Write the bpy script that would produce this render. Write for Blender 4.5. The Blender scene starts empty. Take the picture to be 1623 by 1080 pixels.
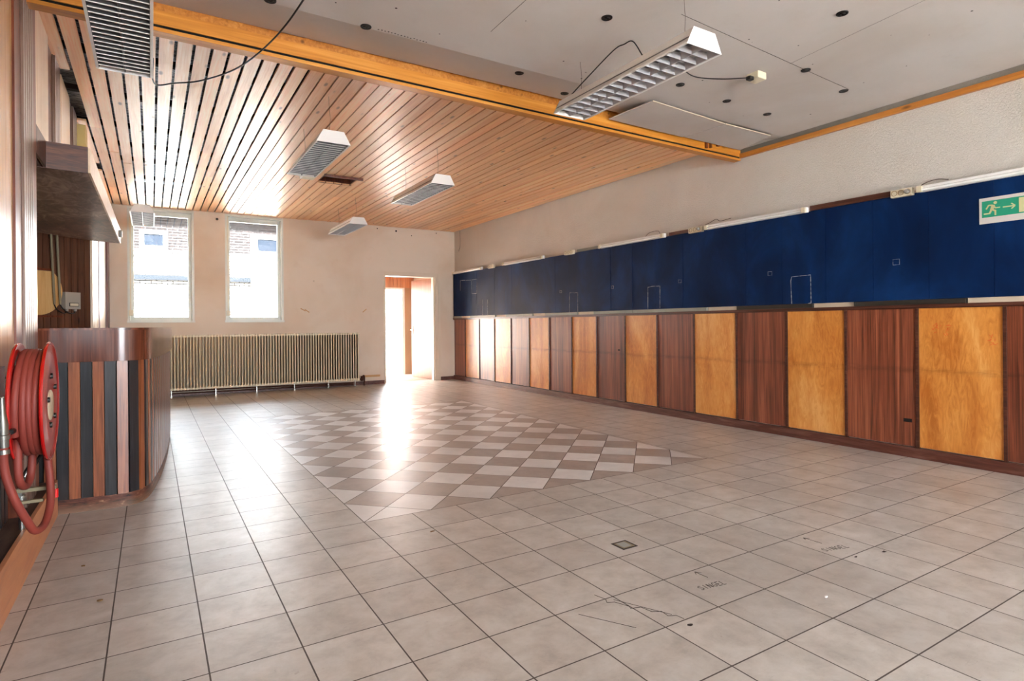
import bpy, bmesh, math, random
from mathutils import Vector, Matrix
random.seed(7)
sc = bpy.context.scene
COL = sc.collection

# ---------------------------------------------------------------- camera
PSI, ROLL, H = 0.5502, 0.0083, 1.1565
cam_d = bpy.data.cameras.new('camera'); cam = bpy.data.objects.new('camera', cam_d); COL.objects.link(cam)
cam_d.sensor_fit = 'HORIZONTAL'; cam_d.sensor_width = 36.0
cam_d.lens = 931.66 / 1623 * 36.0
cam_d.shift_y = (514.45 - 540) / 1623
cam_d.clip_start = 0.02; cam_d.clip_end = 200
_r = Vector((math.cos(PSI), -math.sin(PSI), 0)); _u = Vector((0, 0, 1)); _f = Vector((math.sin(PSI), math.cos(PSI), 0))
_r2 = _r * math.cos(ROLL) - _u * math.sin(ROLL); _u2 = _u * math.cos(ROLL) + _r * math.sin(ROLL)
cam.matrix_world = Matrix(((_r2.x, _u2.x, -_f.x, 0), (_r2.y, _u2.y, -_f.y, 0), (_r2.z, _u2.z, -_f.z, H), (0, 0, 0, 1)))
sc.camera = cam

# ---------------------------------------------------------------- world, daylight, exposure
sc.view_settings.view_transform = 'Standard'; sc.view_settings.look = 'None'
sc.view_settings.gamma = 1.0; sc.view_settings.use_curve_mapping = False
sc.view_settings.exposure = 3.52
sc.cycles.max_bounces = 10; sc.cycles.diffuse_bounces = 7; sc.cycles.glossy_bounces = 4
sc.cycles.transmission_bounces = 6; sc.cycles.sample_clamp_indirect = 6.0
sc.cycles.use_denoising = True
w = bpy.data.worlds.new('sky'); sc.world = w; w.use_nodes = True
nt = w.node_tree; bg = nt.nodes['Background']
tc = nt.nodes.new('ShaderNodeTexCoord'); sx = nt.nodes.new('ShaderNodeSeparateXYZ'); rp = nt.nodes.new('ShaderNodeValToRGB')
nt.links.new(tc.outputs['Generated'], sx.inputs[0]); nt.links.new(sx.outputs['Z'], rp.inputs[0]); nt.links.new(rp.outputs[0], bg.inputs[0])
rp.color_ramp.elements[0].position = 0.0; rp.color_ramp.elements[0].color = (0.88, 0.94, 1.0, 1)
rp.color_ramp.elements[1].position = 1.0; rp.color_ramp.elements[1].color = (0.70, 0.84, 1.0, 1)
bg.inputs[1].default_value = 3.4

sun_d = bpy.data.lights.new('sun', 'SUN'); sun_d.energy = 16.0; sun_d.angle = math.radians(1.5); sun_d.color = (0.92, 0.96, 1.0)
sun = bpy.data.objects.new('sun', sun_d); COL.objects.link(sun)
sun.rotation_euler = Vector((0.25, 1.0, -0.85)).to_track_quat('-Z', 'Y').to_euler()

def portal(name, loc, sx_, sz_, ry):            # daylight portal in a window opening (guides sky light, gives none of its own)
    d = bpy.data.lights.new(name, 'AREA'); d.shape = 'RECTANGLE'; d.size = sx_; d.size_y = sz_
    d.cycles.is_portal = True
    o = bpy.data.objects.new(name, d); COL.objects.link(o); o.location = loc; o.rotation_euler = (math.radians(90), 0, ry)
    return o
# an area light shines along its local -Z: rotated +90 about X it faces +Y... ry turns it to face the room
portal('window_daylight', (0.155, 11.5, 2.18), 0.94, 1.88, math.pi)
portal('window_daylight.001', (1.58, 11.5, 2.18), 0.96, 1.88, math.pi)
portal('hall_daylight', (4.26, 13.3, 1.02), 1.55, 2.0, math.pi)
portal('shopfront_daylight', (2.5, -3.66, 1.6), 3.6, 1.9, 0)

# ---------------------------------------------------------------- helpers: materials
def lin(c):
    c = c / 255.0
    return c / 12.92 if c <= 0.04045 else ((c + 0.055) / 1.055) ** 2.4
def rgb(r, g, b): return (lin(r), lin(g), lin(b), 1.0)

class NB:
    """small node-graph builder"""
    def __init__(s, name):
        s.m = bpy.data.materials.new(name); s.m.use_nodes = True
        s.t = s.m.node_tree; s.b = s.t.nodes['Principled BSDF']; s.L = s.t.links
        s._pos = None
    def node(s, typ, **kw):
        n = s.t.nodes.new(typ)
        for k, v in kw.items(): setattr(n, k, v)
        return n
    def put(s, sock, v):
        if v is None: return
        if hasattr(v, 'is_linked') or hasattr(v, 'links'): s.L.new(v, sock)
        else: sock.default_value = v
    def math(s, op, a, b=None, c=None):
        n = s.node('ShaderNodeMath', operation=op)
        s.put(n.inputs[0], a); s.put(n.inputs[1], b)
        if c is not None: s.put(n.inputs[2], c)
        return n.outputs[0]
    def pos(s):
        if s._pos is None:
            g = s.node('ShaderNodeNewGeometry'); s.geo = g; s._pos = g.outputs['Position']
            x = s.node('ShaderNodeSeparateXYZ'); s.L.new(s._pos, x.inputs[0]); s.x, s.y, s.z = x.outputs
        return s._pos
    def vec(s, x, y, z):
        n = s.node('ShaderNodeCombineXYZ'); s.put(n.inputs[0], x); s.put(n.inputs[1], y); s.put(n.inputs[2], z); return n.outputs[0]
    def scaled(s, k, off=None):
        n = s.node('ShaderNodeVectorMath', operation='MULTIPLY'); s.L.new(s.pos(), n.inputs[0]); n.inputs[1].default_value = k
        out = n.outputs[0]
        if off is not None:
            a = s.node('ShaderNodeVectorMath', operation='ADD'); s.L.new(out, a.inputs[0])
            m = s.node('ShaderNodeMath', operation='MULTIPLY'); s.L.new(off, m.inputs[0]); m.inputs[1].default_value = 37.0
            s.L.new(m.outputs[0], a.inputs[1]); out = a.outputs[0]
        return out
    def noise(s, vec, scale=1.0, detail=4.0, rough=0.55, dist=0.0, col=False):
        n = s.node('ShaderNodeTexNoise'); s.L.new(vec, n.inputs['Vector']); n.inputs['Scale'].default_value = scale
        n.inputs['Detail'].default_value = detail; n.inputs['Roughness'].default_value = rough; n.inputs['Distortion'].default_value = dist
        return n.outputs[1] if col else n.outputs[0]
    def ramp(s, fac, stops, interp='LINEAR'):
        n = s.node('ShaderNodeValToRGB'); s.L.new(fac, n.inputs[0]); cr = n.color_ramp; cr.interpolation = interp
        while len(cr.elements) < len(stops): cr.elements.new(0.5)
        for e, (p, c) in zip(cr.elements, stops): e.position = p; e.color = c if len(c) == 4 else (*c, 1)
        return n.outputs[0]
    def mix(s, fac, a, b, mode='MIX'):
        n = s.node('ShaderNodeMix', data_type='RGBA', blend_type=mode)
        s.put(n.inputs[0], fac); s.put(n.inputs[6], a); s.put(n.inputs[7], b); return n.outputs[2]
    def bump(s, h, strength=0.3, dist=0.01):
        n = s.node('ShaderNodeBump'); s.L.new(h, n.inputs['Height']); n.inputs['Strength'].default_value = strength
        n.inputs['Distance'].default_value = dist; s.L.new(n.outputs[0], s.b.inputs['Normal'])
    def done(s, col=None, rough=None, metal=None, spec=None, coat=None, coat_rough=None):
        s.put(s.b.inputs['Base Color'], col); s.put(s.b.inputs['Roughness'], rough); s.put(s.b.inputs['Metallic'], metal)
        s.put(s.b.inputs['Specular IOR Level'], spec); s.put(s.b.inputs['Coat Weight'], coat); s.put(s.b.inputs['Coat Roughness'], coat_rough)
        return s.m
def black(v): return (v, v, v, 1)

def plain(name, c, rough=0.5, metal=0.0, var=0.06, bump=0.0, bscale=60, coat=None, spec=None):
    n = NB(name); n.pos()
    f = n.noise(n.scaled((6, 6, 6)), 1.0, 5)
    col = n.mix(n.math('MULTIPLY', f, var * 4), c, (c[0] * .55, c[1] * .52, c[2] * .48, 1))
    if bump: n.bump(n.noise(n.pos(), bscale, 6), bump, 0.004)
    return n.done(col, rough, metal, spec=spec, coat=coat, coat_rough=0.1 if coat else None)

def wood(name, cols, axis='z', rough=0.4, grain=60, stretch=0.05, coat=0.0, coat_rough=0.2, blotch=0.35, knots=False, island=False, bump=0.08, band=None, dist=0.6, span=(0.30, 0.70)):
    """cols = dark, mid, light.  grain runs along axis"""
    n = NB(name); n.pos()
    k = [grain, grain, grain]; k['xyz'.index(axis)] = grain * stretch
    rnd = n.geo.outputs['Random Per Island'] if island else n.node('ShaderNodeObjectInfo').outputs['Random']
    v = n.scaled(tuple(k), rnd)
    g = n.noise(v, 1.0, 6, 0.6, dist)
    k2 = [q * .12 for q in k]
    g2 = n.noise(n.scaled(tuple(k2), rnd), 1.0, 3, 0.5, 1.2)
    f = n.math('ADD', n.math('MULTIPLY', g, 1 - blotch), n.math('MULTIPLY', g2, blotch))
    col = n.ramp(f, [(span[0], cols[0]), (0.5, cols[1]), (span[1], cols[2])])
    if band:
        wob = n.noise(n.scaled((2, 3, 2), rnd), 1.0, 3)
        dz = n.math('ABSOLUTE', n.math('SUBTRACT', n.z, n.math('MULTIPLY_ADD', wob, 0.05, band - .025)))
        sm = n.noise(n.scaled((4, 7, 30), rnd), 1.0, 5, 0.7)
        bf = n.math('MULTIPLY', n.ramp(dz, [(0.0, black(1)), (0.035, black(0))]), n.ramp(sm, [(0.35, black(0)), (0.65, black(1))]))
        col = n.mix(n.math('MULTIPLY', bf, 0.6), col, (cols[0][0] * .6, cols[0][1] * .55, cols[0][2] * .5, 1))
    if island:
        hs = n.node('ShaderNodeHueSaturation'); n.L.new(col, hs.inputs['Color'])
        hs.inputs['Saturation'].default_value = 1.0
        n.L.new(n.math('MULTIPLY_ADD', rnd, 0.28, 0.86), hs.inputs['Value']); col = hs.outputs[0]
    if knots:
        vo = n.node('ShaderNodeTexVoronoi'); kk = [7, 7, 7]; kk['xyz'.index(axis)] = 2.4
        n.L.new(n.scaled(tuple(kk), rnd), vo.inputs['Vector']); vo.inputs['Scale'].default_value = 1.0
        kf = n.ramp(vo.outputs['Distance'], [(0.0, black(1)), (0.06, black(.8)), (0.13, black(0))])
        col = n.mix(kf, col, tuple(q * .3 for q in cols[0][:3]) + (1,))
    if bump: n.bump(g, bump, 0.003)
    return n.done(col, n.math('MULTIPLY_ADD', g, 0.15, rough - 0.07), coat=coat, coat_rough=coat_rough)

M = {}
def floor_material():
    n = NB('ceramic_floor_tiles'); n.pos(); x, y = n.x, n.y; m = n.math
    X0, Y0, T = 1.057, 3.404, 0.3
    def grid(u, v, hw):
        fu = m('FRACT', u); fv = m('FRACT', v)
        du = m('MINIMUM', fu, m('SUBTRACT', 1.0, fu)); dv = m('MINIMUM', fv, m('SUBTRACT', 1.0, fv))
        return m('MINIMUM', du, dv), m('FLOOR', u), m('FLOOR', v)
    u = m('DIVIDE', m('SUBTRACT', x, X0), T); v = m('DIVIDE', m('SUBTRACT', y, Y0), T)
    d1, iu, iv = grid(u, v, 0)
    D = 0.4243
    p = m('DIVIDE', m('ADD', m('SUBTRACT', x, X0), m('SUBTRACT', y, Y0)), D)
    q = m('DIVIDE', m('SUBTRACT', m('SUBTRACT', x, X0), m('SUBTRACT', y, Y0)), D)
    d2, ip, iq = grid(p, q, 0)
    ix = m('MULTIPLY', m('GREATER_THAN', x, X0), m('LESS_THAN', x, X0 + 7 * D))
    iy = m('MULTIPLY', m('GREATER_THAN', y, Y0), m('LESS_THAN', y, Y0 + 11 * D))
    inside = m('MULTIPLY', ix, iy)
    # distance to the border of the rectangle, in metres
    bx = m('MINIMUM', m('ABSOLUTE', m('SUBTRACT', x, X0)), m('ABSOLUTE', m('SUBTRACT', x, X0 + 7 * D)))
    by = m('MINIMUM', m('ABSOLUTE', m('SUBTRACT', y, Y0)), m('ABSOLUTE', m('SUBTRACT', y, Y0 + 11 * D)))
    bx = m('ADD', bx, m('MULTIPLY', m('SUBTRACT', 1.0, m('MULTIPLY', m('GREATER_THAN', y, Y0 - .003), m('LESS_THAN', y, Y0 + 11 * D + .003))), 9.0))
    by = m('ADD', by, m('MULTIPLY', m('SUBTRACT', 1.0, m('MULTIPLY', m('GREATER_THAN', x, X0 - .003), m('LESS_THAN', x, X0 + 7 * D + .003))), 9.0))
    border = m('MINIMUM', bx, by)
    dm = m('ADD', m('MULTIPLY', m('MULTIPLY', d1, T), m('SUBTRACT', 1.0, inside)), m('MULTIPLY', m('MULTIPLY', d2, T), inside))
    dm = m('MINIMUM', dm, border)
    grout = m('LESS_THAN', dm, 0.0027)
    par = m('PINGPONG', m('ADD', ip, iq), 1.0)              # 0 = dark, 1 = light
    first = m('MULTIPLY', m('LESS_THAN', m('ABSOLUTE', ip), .5), m('LESS_THAN', m('ABSOLUTE', iq), .5))
    dark = m('MULTIPLY', m('MULTIPLY', m('SUBTRACT', 1.0, par), inside), m('SUBTRACT', 1.0, first))
    tid = n.vec(m('ADD', m('MULTIPLY', iu, m('SUBTRACT', 1.0, inside)), m('MULTIPLY', ip, inside)),
                m('ADD', m('MULTIPLY', iv, m('SUBTRACT', 1.0, inside)), m('MULTIPLY', iq, inside)), inside)
    wn = n.node('ShaderNodeTexWhiteNoise', noise_dimensions='3D'); n.L.new(tid, wn.inputs['Vector']); rnd = wn.outputs['Value']; rcol = wn.outputs['Color']
    off = n.node('ShaderNodeVectorMath', operation='MULTIPLY_ADD'); n.L.new(rcol, off.inputs[0]); off.inputs[1].default_value = (20, 20, 20); n.L.new(n.pos(), off.inputs[2])
    cloud = n.noise(off.outputs[0], 7.0, 8, 0.68, 0.25)
    fine = n.noise(n.pos(), 60, 5, 0.7)
    big = n.noise(n.pos(), 0.9, 3, 0.5)
    base = n.ramp(cloud, [(0.28, rgb(160, 154, 147)), (0.5, rgb(186, 180, 173)), (0.72, rgb(202, 198, 193))])
    dcol = n.ramp(cloud, [(0.25, rgb(136, 124, 116)), (0.5, rgb(160, 147, 138)), (0.75, rgb(176, 164, 155))])
    lcol = n.ramp(cloud, [(0.25, rgb(210, 209, 207)), (0.7, rgb(230, 229, 227))])
    base = n.mix(m('MULTIPLY', inside, 1.0), base, lcol)
    col = n.mix(dark, base, dcol)
    hs = n.node('ShaderNodeHueSaturation'); n.L.new(col, hs.inputs['Color']); n.L.new(m('MULTIPLY_ADD', rnd, 0.14, 0.93), hs.inputs['Value']); col = hs.outputs[0]
    dirt = n.ramp(big, [(0.45, black(0)), (0.7, black(1))])
    col = n.mix(m('MULTIPLY', dirt, 0.28), col, rgb(120, 104, 92))
    # brownish specks of paint and scuffs
    sp = n.ramp(n.noise(n.pos(), 26, 3, 0.5), [(0.70, black(0)), (0.76, black(1))])
    col = n.mix(m('MULTIPLY', sp, 0.35), col, rgb(120, 96, 76))
    sc_ = n.ramp(n.noise(n.scaled((3, 14, 1)), 3.0, 8, 0.75, 2.5), [(0.60, black(0)), (0.74, black(1))])
    col = n.mix(m('MULTIPLY', sc_, 0.5), col, rgb(116, 108, 102))
    col = n.mix(grout, col, rgb(62, 50, 42))
    rough = m('ADD', m('MULTIPLY_ADD', cloud, 0.16, 0.30), m('MULTIPLY', grout, 0.4))
    rough = m('ADD', rough, m('MULTIPLY', sc_, 0.12))
    hgt = m('ADD', m('MULTIPLY', m('MINIMUM', dm, 0.004), 250.0), m('MULTIPLY', cloud, 0.25))
    n.bump(hgt, 0.28, 0.0015)
    return n.done(col, rough, spec=0.6, coat=0.35, coat_rough=0.5)
M['floor'] = floor_material()

def plaster(name, c, stain, bump=0.25, scale=70, kind='smooth'):
    n = NB(name); n.pos()
    big = n.noise(n.pos(), 0.8, 4, 0.55, 0.6)
    col = n.mix(n.ramp(big, [(0.4, black(0)), (0.72, black(.8))]), c, stain)
    sm = n.ramp(n.noise(n.pos(), 4.5, 6, 0.7), [(0.56, black(0)), (0.75, black(.35))])
    col = n.mix(sm, col, stain)
    if kind == 'rough':
        h = n.noise(n.pos(), scale, 6, 0.65, 0.8)
        h2 = n.ramp(h, [(0.35, black(0)), (0.55, black(.8)), (0.65, black(1))])
        n.bump(h2, bump, 0.014)
    else:
        n.bump(n.noise(n.pos(), scale, 5, 0.6), bump, 0.003)
    return n.done(col, 0.85, spec=0.25)
M['render'] = plaster('rough_cream_render', rgb(229, 221, 210), rgb(218, 206, 192), 0.7, 75, 'rough')
M['back_wall'] = plaster('worn_cream_plaster', rgb(226, 213, 197), rgb(212, 190, 166), 0.10, 30)
M['gypsum'] = plaster('grey_white_ceiling_board', rgb(206, 200, 195), rgb(192, 182, 172), 0.05, 30)
M['hall_wall'] = plaster('beige_hall_plaster', rgb(172, 148, 128), rgb(160, 134, 112), 0.05, 30)
M['grey_plaster'] = plaster('grey_stipple_plaster', rgb(160, 152, 140), rgb(110, 100, 86), 0.7, 120, 'rough')

M['pine_plank'] = wood('varnished_pine_planks', (rgb(226, 148, 90), rgb(250, 192, 134), rgb(254, 220, 176)), 'y', 0.42, 70, 0.03, 0.6, 0.36, 0.45, True, True)
M['mahogany'] = wood('mahogany_veneer', (rgb(78, 34, 20), rgb(128, 66, 42), rgb(164, 96, 64)), 'z', 0.36, 90, 0.02, 0.45, 0.30, 0.5, band=.74, span=(0.38, 0.62))
M['birch'] = wood('yellowed_birch_ply', (rgb(184, 106, 38), rgb(214, 142, 64), rgb(232, 172, 100)), 'z', 0.34, 22, 0.25, 0.35, 0.28, 0.65, band=.74, dist=2.5, span=(0.36, 0.64))
M['dark_trim'] = wood('dark_stained_trim', (rgb(44, 20, 12), rgb(76, 38, 26), rgb(108, 64, 48)), 'y', 0.4, 60, 0.04, 0.1)
M['skirting'] = wood('scuffed_brown_skirting', (rgb(58, 26, 18), rgb(92, 48, 36), rgb(130, 92, 78)), 'y', 0.45, 40, 0.08, 0.1)
def kick():
    n = NB('rotten_brown_kickboard'); n.pos()
    a = n.noise(n.scaled((9, 9, 40)), 1.0, 7, 0.7, 0.6)
    col = n.ramp(a, [(0.36, rgb(24, 12, 8)), (0.46, rgb(84, 42, 28)), (0.58, rgb(104, 58, 42)), (0.68, rgb(168, 128, 96))])
    low = n.ramp(n.z, [(0.0, black(1)), (0.06, black(0))]); col = n.mix(n.math('MULTIPLY', low, .5), col, rgb(150, 124, 100))
    n.bump(a, 0.5, 0.004); return n.done(col, 0.5)
M['kick'] = kick()
M['beam'] = wood('orange_glulam_pine', (rgb(170, 98, 22), rgb(206, 134, 44), rgb(226, 162, 76)), 'x', 0.42, 40, 0.03, 0.2, 0.3, 0.4, True)
M['trim_pine'] = wood('orange_pine_trim', (rgb(150, 84, 22), rgb(190, 120, 44), rgb(216, 152, 76)), 'y', 0.42, 40, 0.03, 0.2, 0.3, 0.4, True)
M['rosewood'] = wood('rosewood_laminate', (rgb(34, 14, 10), rgb(88, 44, 30), rgb(138, 80, 58)), 'z', 0.24, 60, 0.03, 0.3, 0.15, 0.5)
M['rosewood_h'] = wood('rosewood_laminate_horizontal', (rgb(36, 15, 9), rgb(78, 38, 22), rgb(116, 64, 40)), 'x', 0.42, 90, 0.03, 0.1, 0.25, 0.5)
M['slat_brown'] = wood('reddish_oak_slat', (rgb(88, 42, 22), rgb(140, 78, 46), rgb(176, 108, 70)), 'z', 0.38, 90, 0.04, 0.5, 0.25, bump=0.2)
M['slat_black'] = wood('black_stained_slat', (rgb(12, 12, 13), rgb(30, 30, 33), rgb(58, 58, 63)), 'z', 0.32, 90, 0.04, 0.45, 0.28, bump=0.25)
M['soffit'] = wood('worn_brown_soffit_board', (rgb(58, 34, 26), rgb(120, 86, 70), rgb(190, 160, 142)), 'y', 0.42, 9, 0.4, 0.0, 0.25, 0.4, bump=0.3, dist=2.0, span=(0.36, 0.66))
M['veneer'] = wood('pale_amber_veneer', (rgb(160, 104, 46), rgb(190, 134, 72), rgb(210, 164, 106)), 'z', 0.34, 60, 0.03, 0.35, 0.25)
M['pale_board'] = wood('pale_varnished_board', (rgb(206, 170, 130), rgb(226, 198, 164), rgb(236, 214, 188)), 'z', 0.35, 60, 0.03, 0.3, 0.25)
M['groove'] = wood('grooved_brown_board', (rgb(78, 54, 42), rgb(118, 90, 76), rgb(150, 124, 110)), 'z', 0.35, 60, 0.03, 0.35, 0.25)
M['rust_board'] = wood('rust_brown_board', (rgb(64, 22, 8), rgb(104, 44, 18), rgb(136, 66, 30)), 'z', 0.4, 60, 0.03, 0.2)
M['plank_wall'] = wood('knotty_brown_planks', (rgb(50, 28, 18), rgb(92, 56, 38), rgb(124, 80, 56)), 'z', 0.45, 50, 0.05, 0.15, 0.3, 0.5, True)
M['orange_board'] = wood('terracotta_stained_board', (rgb(168, 100, 60), rgb(196, 126, 82), rgb(210, 146, 104)), 'y', 0.4, 30, 0.1, 0.15)
M['dark_board'] = wood('dirty_brown_ledge', (rgb(40, 28, 22), rgb(72, 52, 42), rgb(104, 82, 68)), 'y', 0.6, 20, 0.2, 0.0)
M['disc_wood'] = wood('honey_plywood', (rgb(186, 136, 78), rgb(212, 166, 104), rgb(226, 188, 134)), 'z', 0.4, 30, 0.1, 0.2)
M['door_veneer'] = wood('light_door_veneer', (rgb(124, 74, 46), rgb(142, 90, 60), rgb(158, 106, 76)), 'z', 0.4, 80, 0.02, 0.1, 0.2, 0.3)
M['hall_plank'] = wood('hall_pine_planks', (rgb(150, 96, 66), rgb(180, 126, 92), rgb(196, 148, 114)), 'z', 0.45, 60, 0.04, 0.1, 0.3, 0.4, False, True)
M['oak_strip'] = wood('bare_oak_strip', (rgb(168, 120, 70), rgb(196, 150, 96), rgb(210, 172, 124)), 'x', 0.6, 60, 0.04)
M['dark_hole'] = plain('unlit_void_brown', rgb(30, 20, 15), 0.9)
M['void_black'] = plain('gap_shade_black', rgb(6, 5, 4), 0.95, 0, 0.0)  # pure black, the shade of the beam gap put into the colour
M['black_gap'] = plain('black_backing', rgb(14, 10, 9), 0.8)
M['white_metal'] = plain('white_enamel', rgb(238, 236, 232), 0.35, 0, 0.02)
M['reflector'] = plain('shaded_grey_reflector', rgb(112, 112, 116), 0.4, 0.2, 0.03)  # grey puts the shade inside the lamp housings into the colour
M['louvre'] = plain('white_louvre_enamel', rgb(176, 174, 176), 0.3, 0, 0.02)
M['louvre_grey'] = plain('shaded_aluminium_louvre', rgb(120, 120, 124), 0.35, 0.3, 0.02)  # grey holds the dark room that the blades mirror
M['louvre_dark'] = plain('shaded_grey_louvre', rgb(96, 98, 102), 0.45, 0.2, 0.02)  # darker grey, the blades' shaded sides put into the colour
M['cream_plastic'] = plain('cream_plastic', rgb(222, 212, 184), 0.4, 0, 0.03)
M['brown_plastic'] = plain('brown_plastic', rgb(150, 118, 66), 0.45, 0, 0.03)
M['grey_plastic'] = plain('grey_plastic', rgb(142, 138, 132), 0.45, 0, 0.03)
M['grey_box'] = plain('warm_grey_plastic', rgb(168, 160, 148), 0.5, 0, 0.04)
M['tube_glass'] = plain('fluorescent_tube_glass', rgb(236, 236, 232), 0.15, 0, 0.01)
M['window_paint'] = plain('off_white_window_paint', rgb(218, 222, 214), 0.35, 0, 0.05)
M['frame_cream'] = plain('cream_door_paint', rgb(224, 210, 190), 0.4, 0, 0.05)
M['radiator'] = plain('aged_cream_enamel', rgb(232, 219, 188), 0.38, 0, 0.06)
M['shaded_enamel'] = plain('shaded_cream_enamel', rgb(140, 122, 90), 0.7, 0, 0.15)  # darker copy of the enamel, shade between the columns put into colour
M['rust'] = plain('rusty_iron', rgb(84, 44, 28), 0.7, 0.3, 0.15, 0.3)
M['black_cable'] = plain('black_rubber', rgb(16, 14, 13), 0.45)
M['wire'] = plain('thin_steel_wire', rgb(92, 78, 66), 0.4, 0.6)
M['steel'] = plain('dull_chrome', rgb(176, 174, 168), 0.25, 0.95)
M['dark_steel'] = plain('dark_steel', rgb(50, 46, 44), 0.4, 0.8)
M['reel_red'] = plain('red_enamel', rgb(186, 18, 16), 0.22, 0, 0.10, coat=0.5)
M['reel_face'] = plain('scratched_red_enamel', rgb(176, 46, 44), 0.28, 0, 0.22, coat=0.3)
M['hose_red'] = plain('dusty_red_rubber', rgb(150, 62, 50), 0.6, 0, 0.24)
M['hub_beige'] = plain('dusty_beige_hub', rgb(190, 168, 140), 0.6)
M['khaki'] = plain('khaki_clamp', rgb(136, 124, 96), 0.6)
M['bright_red'] = plain('bright_red_plastic', rgb(222, 24, 22), 0.4)
M['pale_strip'] = plain('pale_bare_strip', rgb(206, 190, 166), 0.6, 0, 0.12)
M['grey_strip'] = plain('grey_painted_strip', rgb(150, 152, 142), 0.5, 0, 0.15)
M['black_strip'] = plain('black_strip', rgb(44, 40, 34), 0.5, 0, 0.15)
M['chip_white'] = plain('chipped_white_primer', rgb(172, 174, 176), 0.7)
M['tile_ink'] = plain('dark_marker_ink', rgb(52, 42, 38), 0.8)
M['mortar'] = plain('pale_grey_screed', rgb(168, 168, 164), 0.8, 0, 0.1, 0.3)
M['sign_green'] = plain('sign_green', rgb(30, 146, 114), 0.4, 0, 0.02)
M['sign_white'] = plain('sign_white', rgb(206, 198, 192), 0.4, 0, 0.02)
M['sign_glow'] = plain('sign_cream', rgb(206, 200, 150), 0.4, 0, 0.02)
M['paving'] = plain('pale_concrete_paving', rgb(176, 172, 166), 0.8, 0, 0.1)
M['carpet'] = plain('worn_grey_carpet', rgb(176, 158, 138), 0.95, 0, 0.12, 0.4, 200)
M['pale_yellow'] = plain('pale_yellow_timber', rgb(216, 190, 120), 0.6)
M['dry_leaf'] = plain('dried_leaf', rgb(118, 88, 50), 0.8)
M['paper'] = plain('white_paper_scrap', rgb(235, 232, 228), 0.7)

def foil():
    n = NB('crinkled_insulation_foil'); n.pos()
    v = n.noise(n.scaled((10, 90, 10)), 1.0, 3, 0.6, 1.0)
    col = n.ramp(v, [(0.42, rgb(18, 16, 15)), (0.5, rgb(120, 130, 140)), (0.6, rgb(190, 190, 190))])
    n.bump(v, 0.6, 0.01); return n.done(col, 0.4, 0.5)
M['foil'] = foil()

def navy():
    n = NB('navy_painted_board'); n.pos()
    a = n.noise(n.scaled((1, 1.6, 1.0)), 0.9, 5, 0.6, 0.5)
    col = n.ramp(a, [(0.3, rgb(0, 18, 46)), (0.5, rgb(2, 30, 70)), (0.7, rgb(10, 48, 98))])
    sc_ = n.ramp(n.noise(n.scaled((1, 9, 26)), 1.4, 7, 0.8, 1.5), [(0.68, black(0)), (0.80, black(1))])
    col = n.mix(n.math('MULTIPLY', sc_, 0.4), col, rgb(120, 130, 150))
    r = n.noise(n.pos(), 3.0, 4)
    n.bump(n.noise(n.pos(), 14, 4), 0.05, 0.004)
    return n.done(col, n.math('MULTIPLY_ADD', r, 0.2, 0.5), spec=0.12)
M['navy'] = navy()

def brick(name, c1, c2, mortar, scale, bumpv=0.4):
    n = NB(name); n.pos()
    b = n.node('ShaderNodeTexBrick'); n.L.new(n.vec(n.x, n.z, n.y), b.inputs['Vector'])
    b.inputs['Color1'].default_value = c1; b.inputs['Color2'].default_value = c2; b.inputs['Mortar'].default_value = mortar
    b.inputs['Scale'].default_value = scale; b.inputs['Mortar Size'].default_value = 0.012 * scale
    b.inputs['Brick Width'].default_value = 0.22 * scale; b.inputs['Row Height'].default_value = 0.066 * scale; b.inputs['Bias'].default_value = 0.0
    return n.done(b.outputs['Color'], 0.9, spec=0.0)
M['brick_white'] = brick('whitewashed_brick', rgb(190, 184, 176), rgb(170, 164, 156), rgb(38, 35, 33), 1.0)
M['brick_dark'] = brick('grey_brown_brick', rgb(33, 29, 28), rgb(26, 23, 22), rgb(44, 41, 40), 1.0)
M['brick_red'] = brick('weathered_red_brick', rgb(214, 182, 160), rgb(200, 164, 140), rgb(214, 206, 196), 1.0)
M['coping'] = plain('grey_stone_coping', rgb(34, 36, 39), 0.9, 0, 0.2, spec=0.0)
M['slate'] = plain('blue_grey_gutter', rgb(26, 33, 38), 0.9, spec=0.0)
M['ext_white'] = plain('white_exterior_paint', rgb(232, 232, 232), 0.5)
M['dark_pane'] = plain('dark_window_pane', rgb(26, 29, 34), 0.9, spec=0.0)

def glass():
    n = NB('clear_window_glass'); t = n.t
    tr = n.node('ShaderNodeBsdfTransparent'); gl = n.node('ShaderNodeBsdfGlossy'); gl.inputs['Roughness'].default_value = 0.02
    fr = n.node('ShaderNodeFresnel'); fr.inputs['IOR'].default_value = 1.45
    mx = n.node('ShaderNodeMixShader'); n.L.new(fr.outputs[0], mx.inputs[0]); n.L.new(tr.outputs[0], mx.inputs[1]); n.L.new(gl.outputs[0], mx.inputs[2])
    tr.inputs[0].default_value = (0.93, 0.95, 0.95, 1)
    n.L.new(mx.outputs[0], t.nodes['Material Output'].inputs['Surface']); return n.m
M['glass'] = glass()

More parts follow.
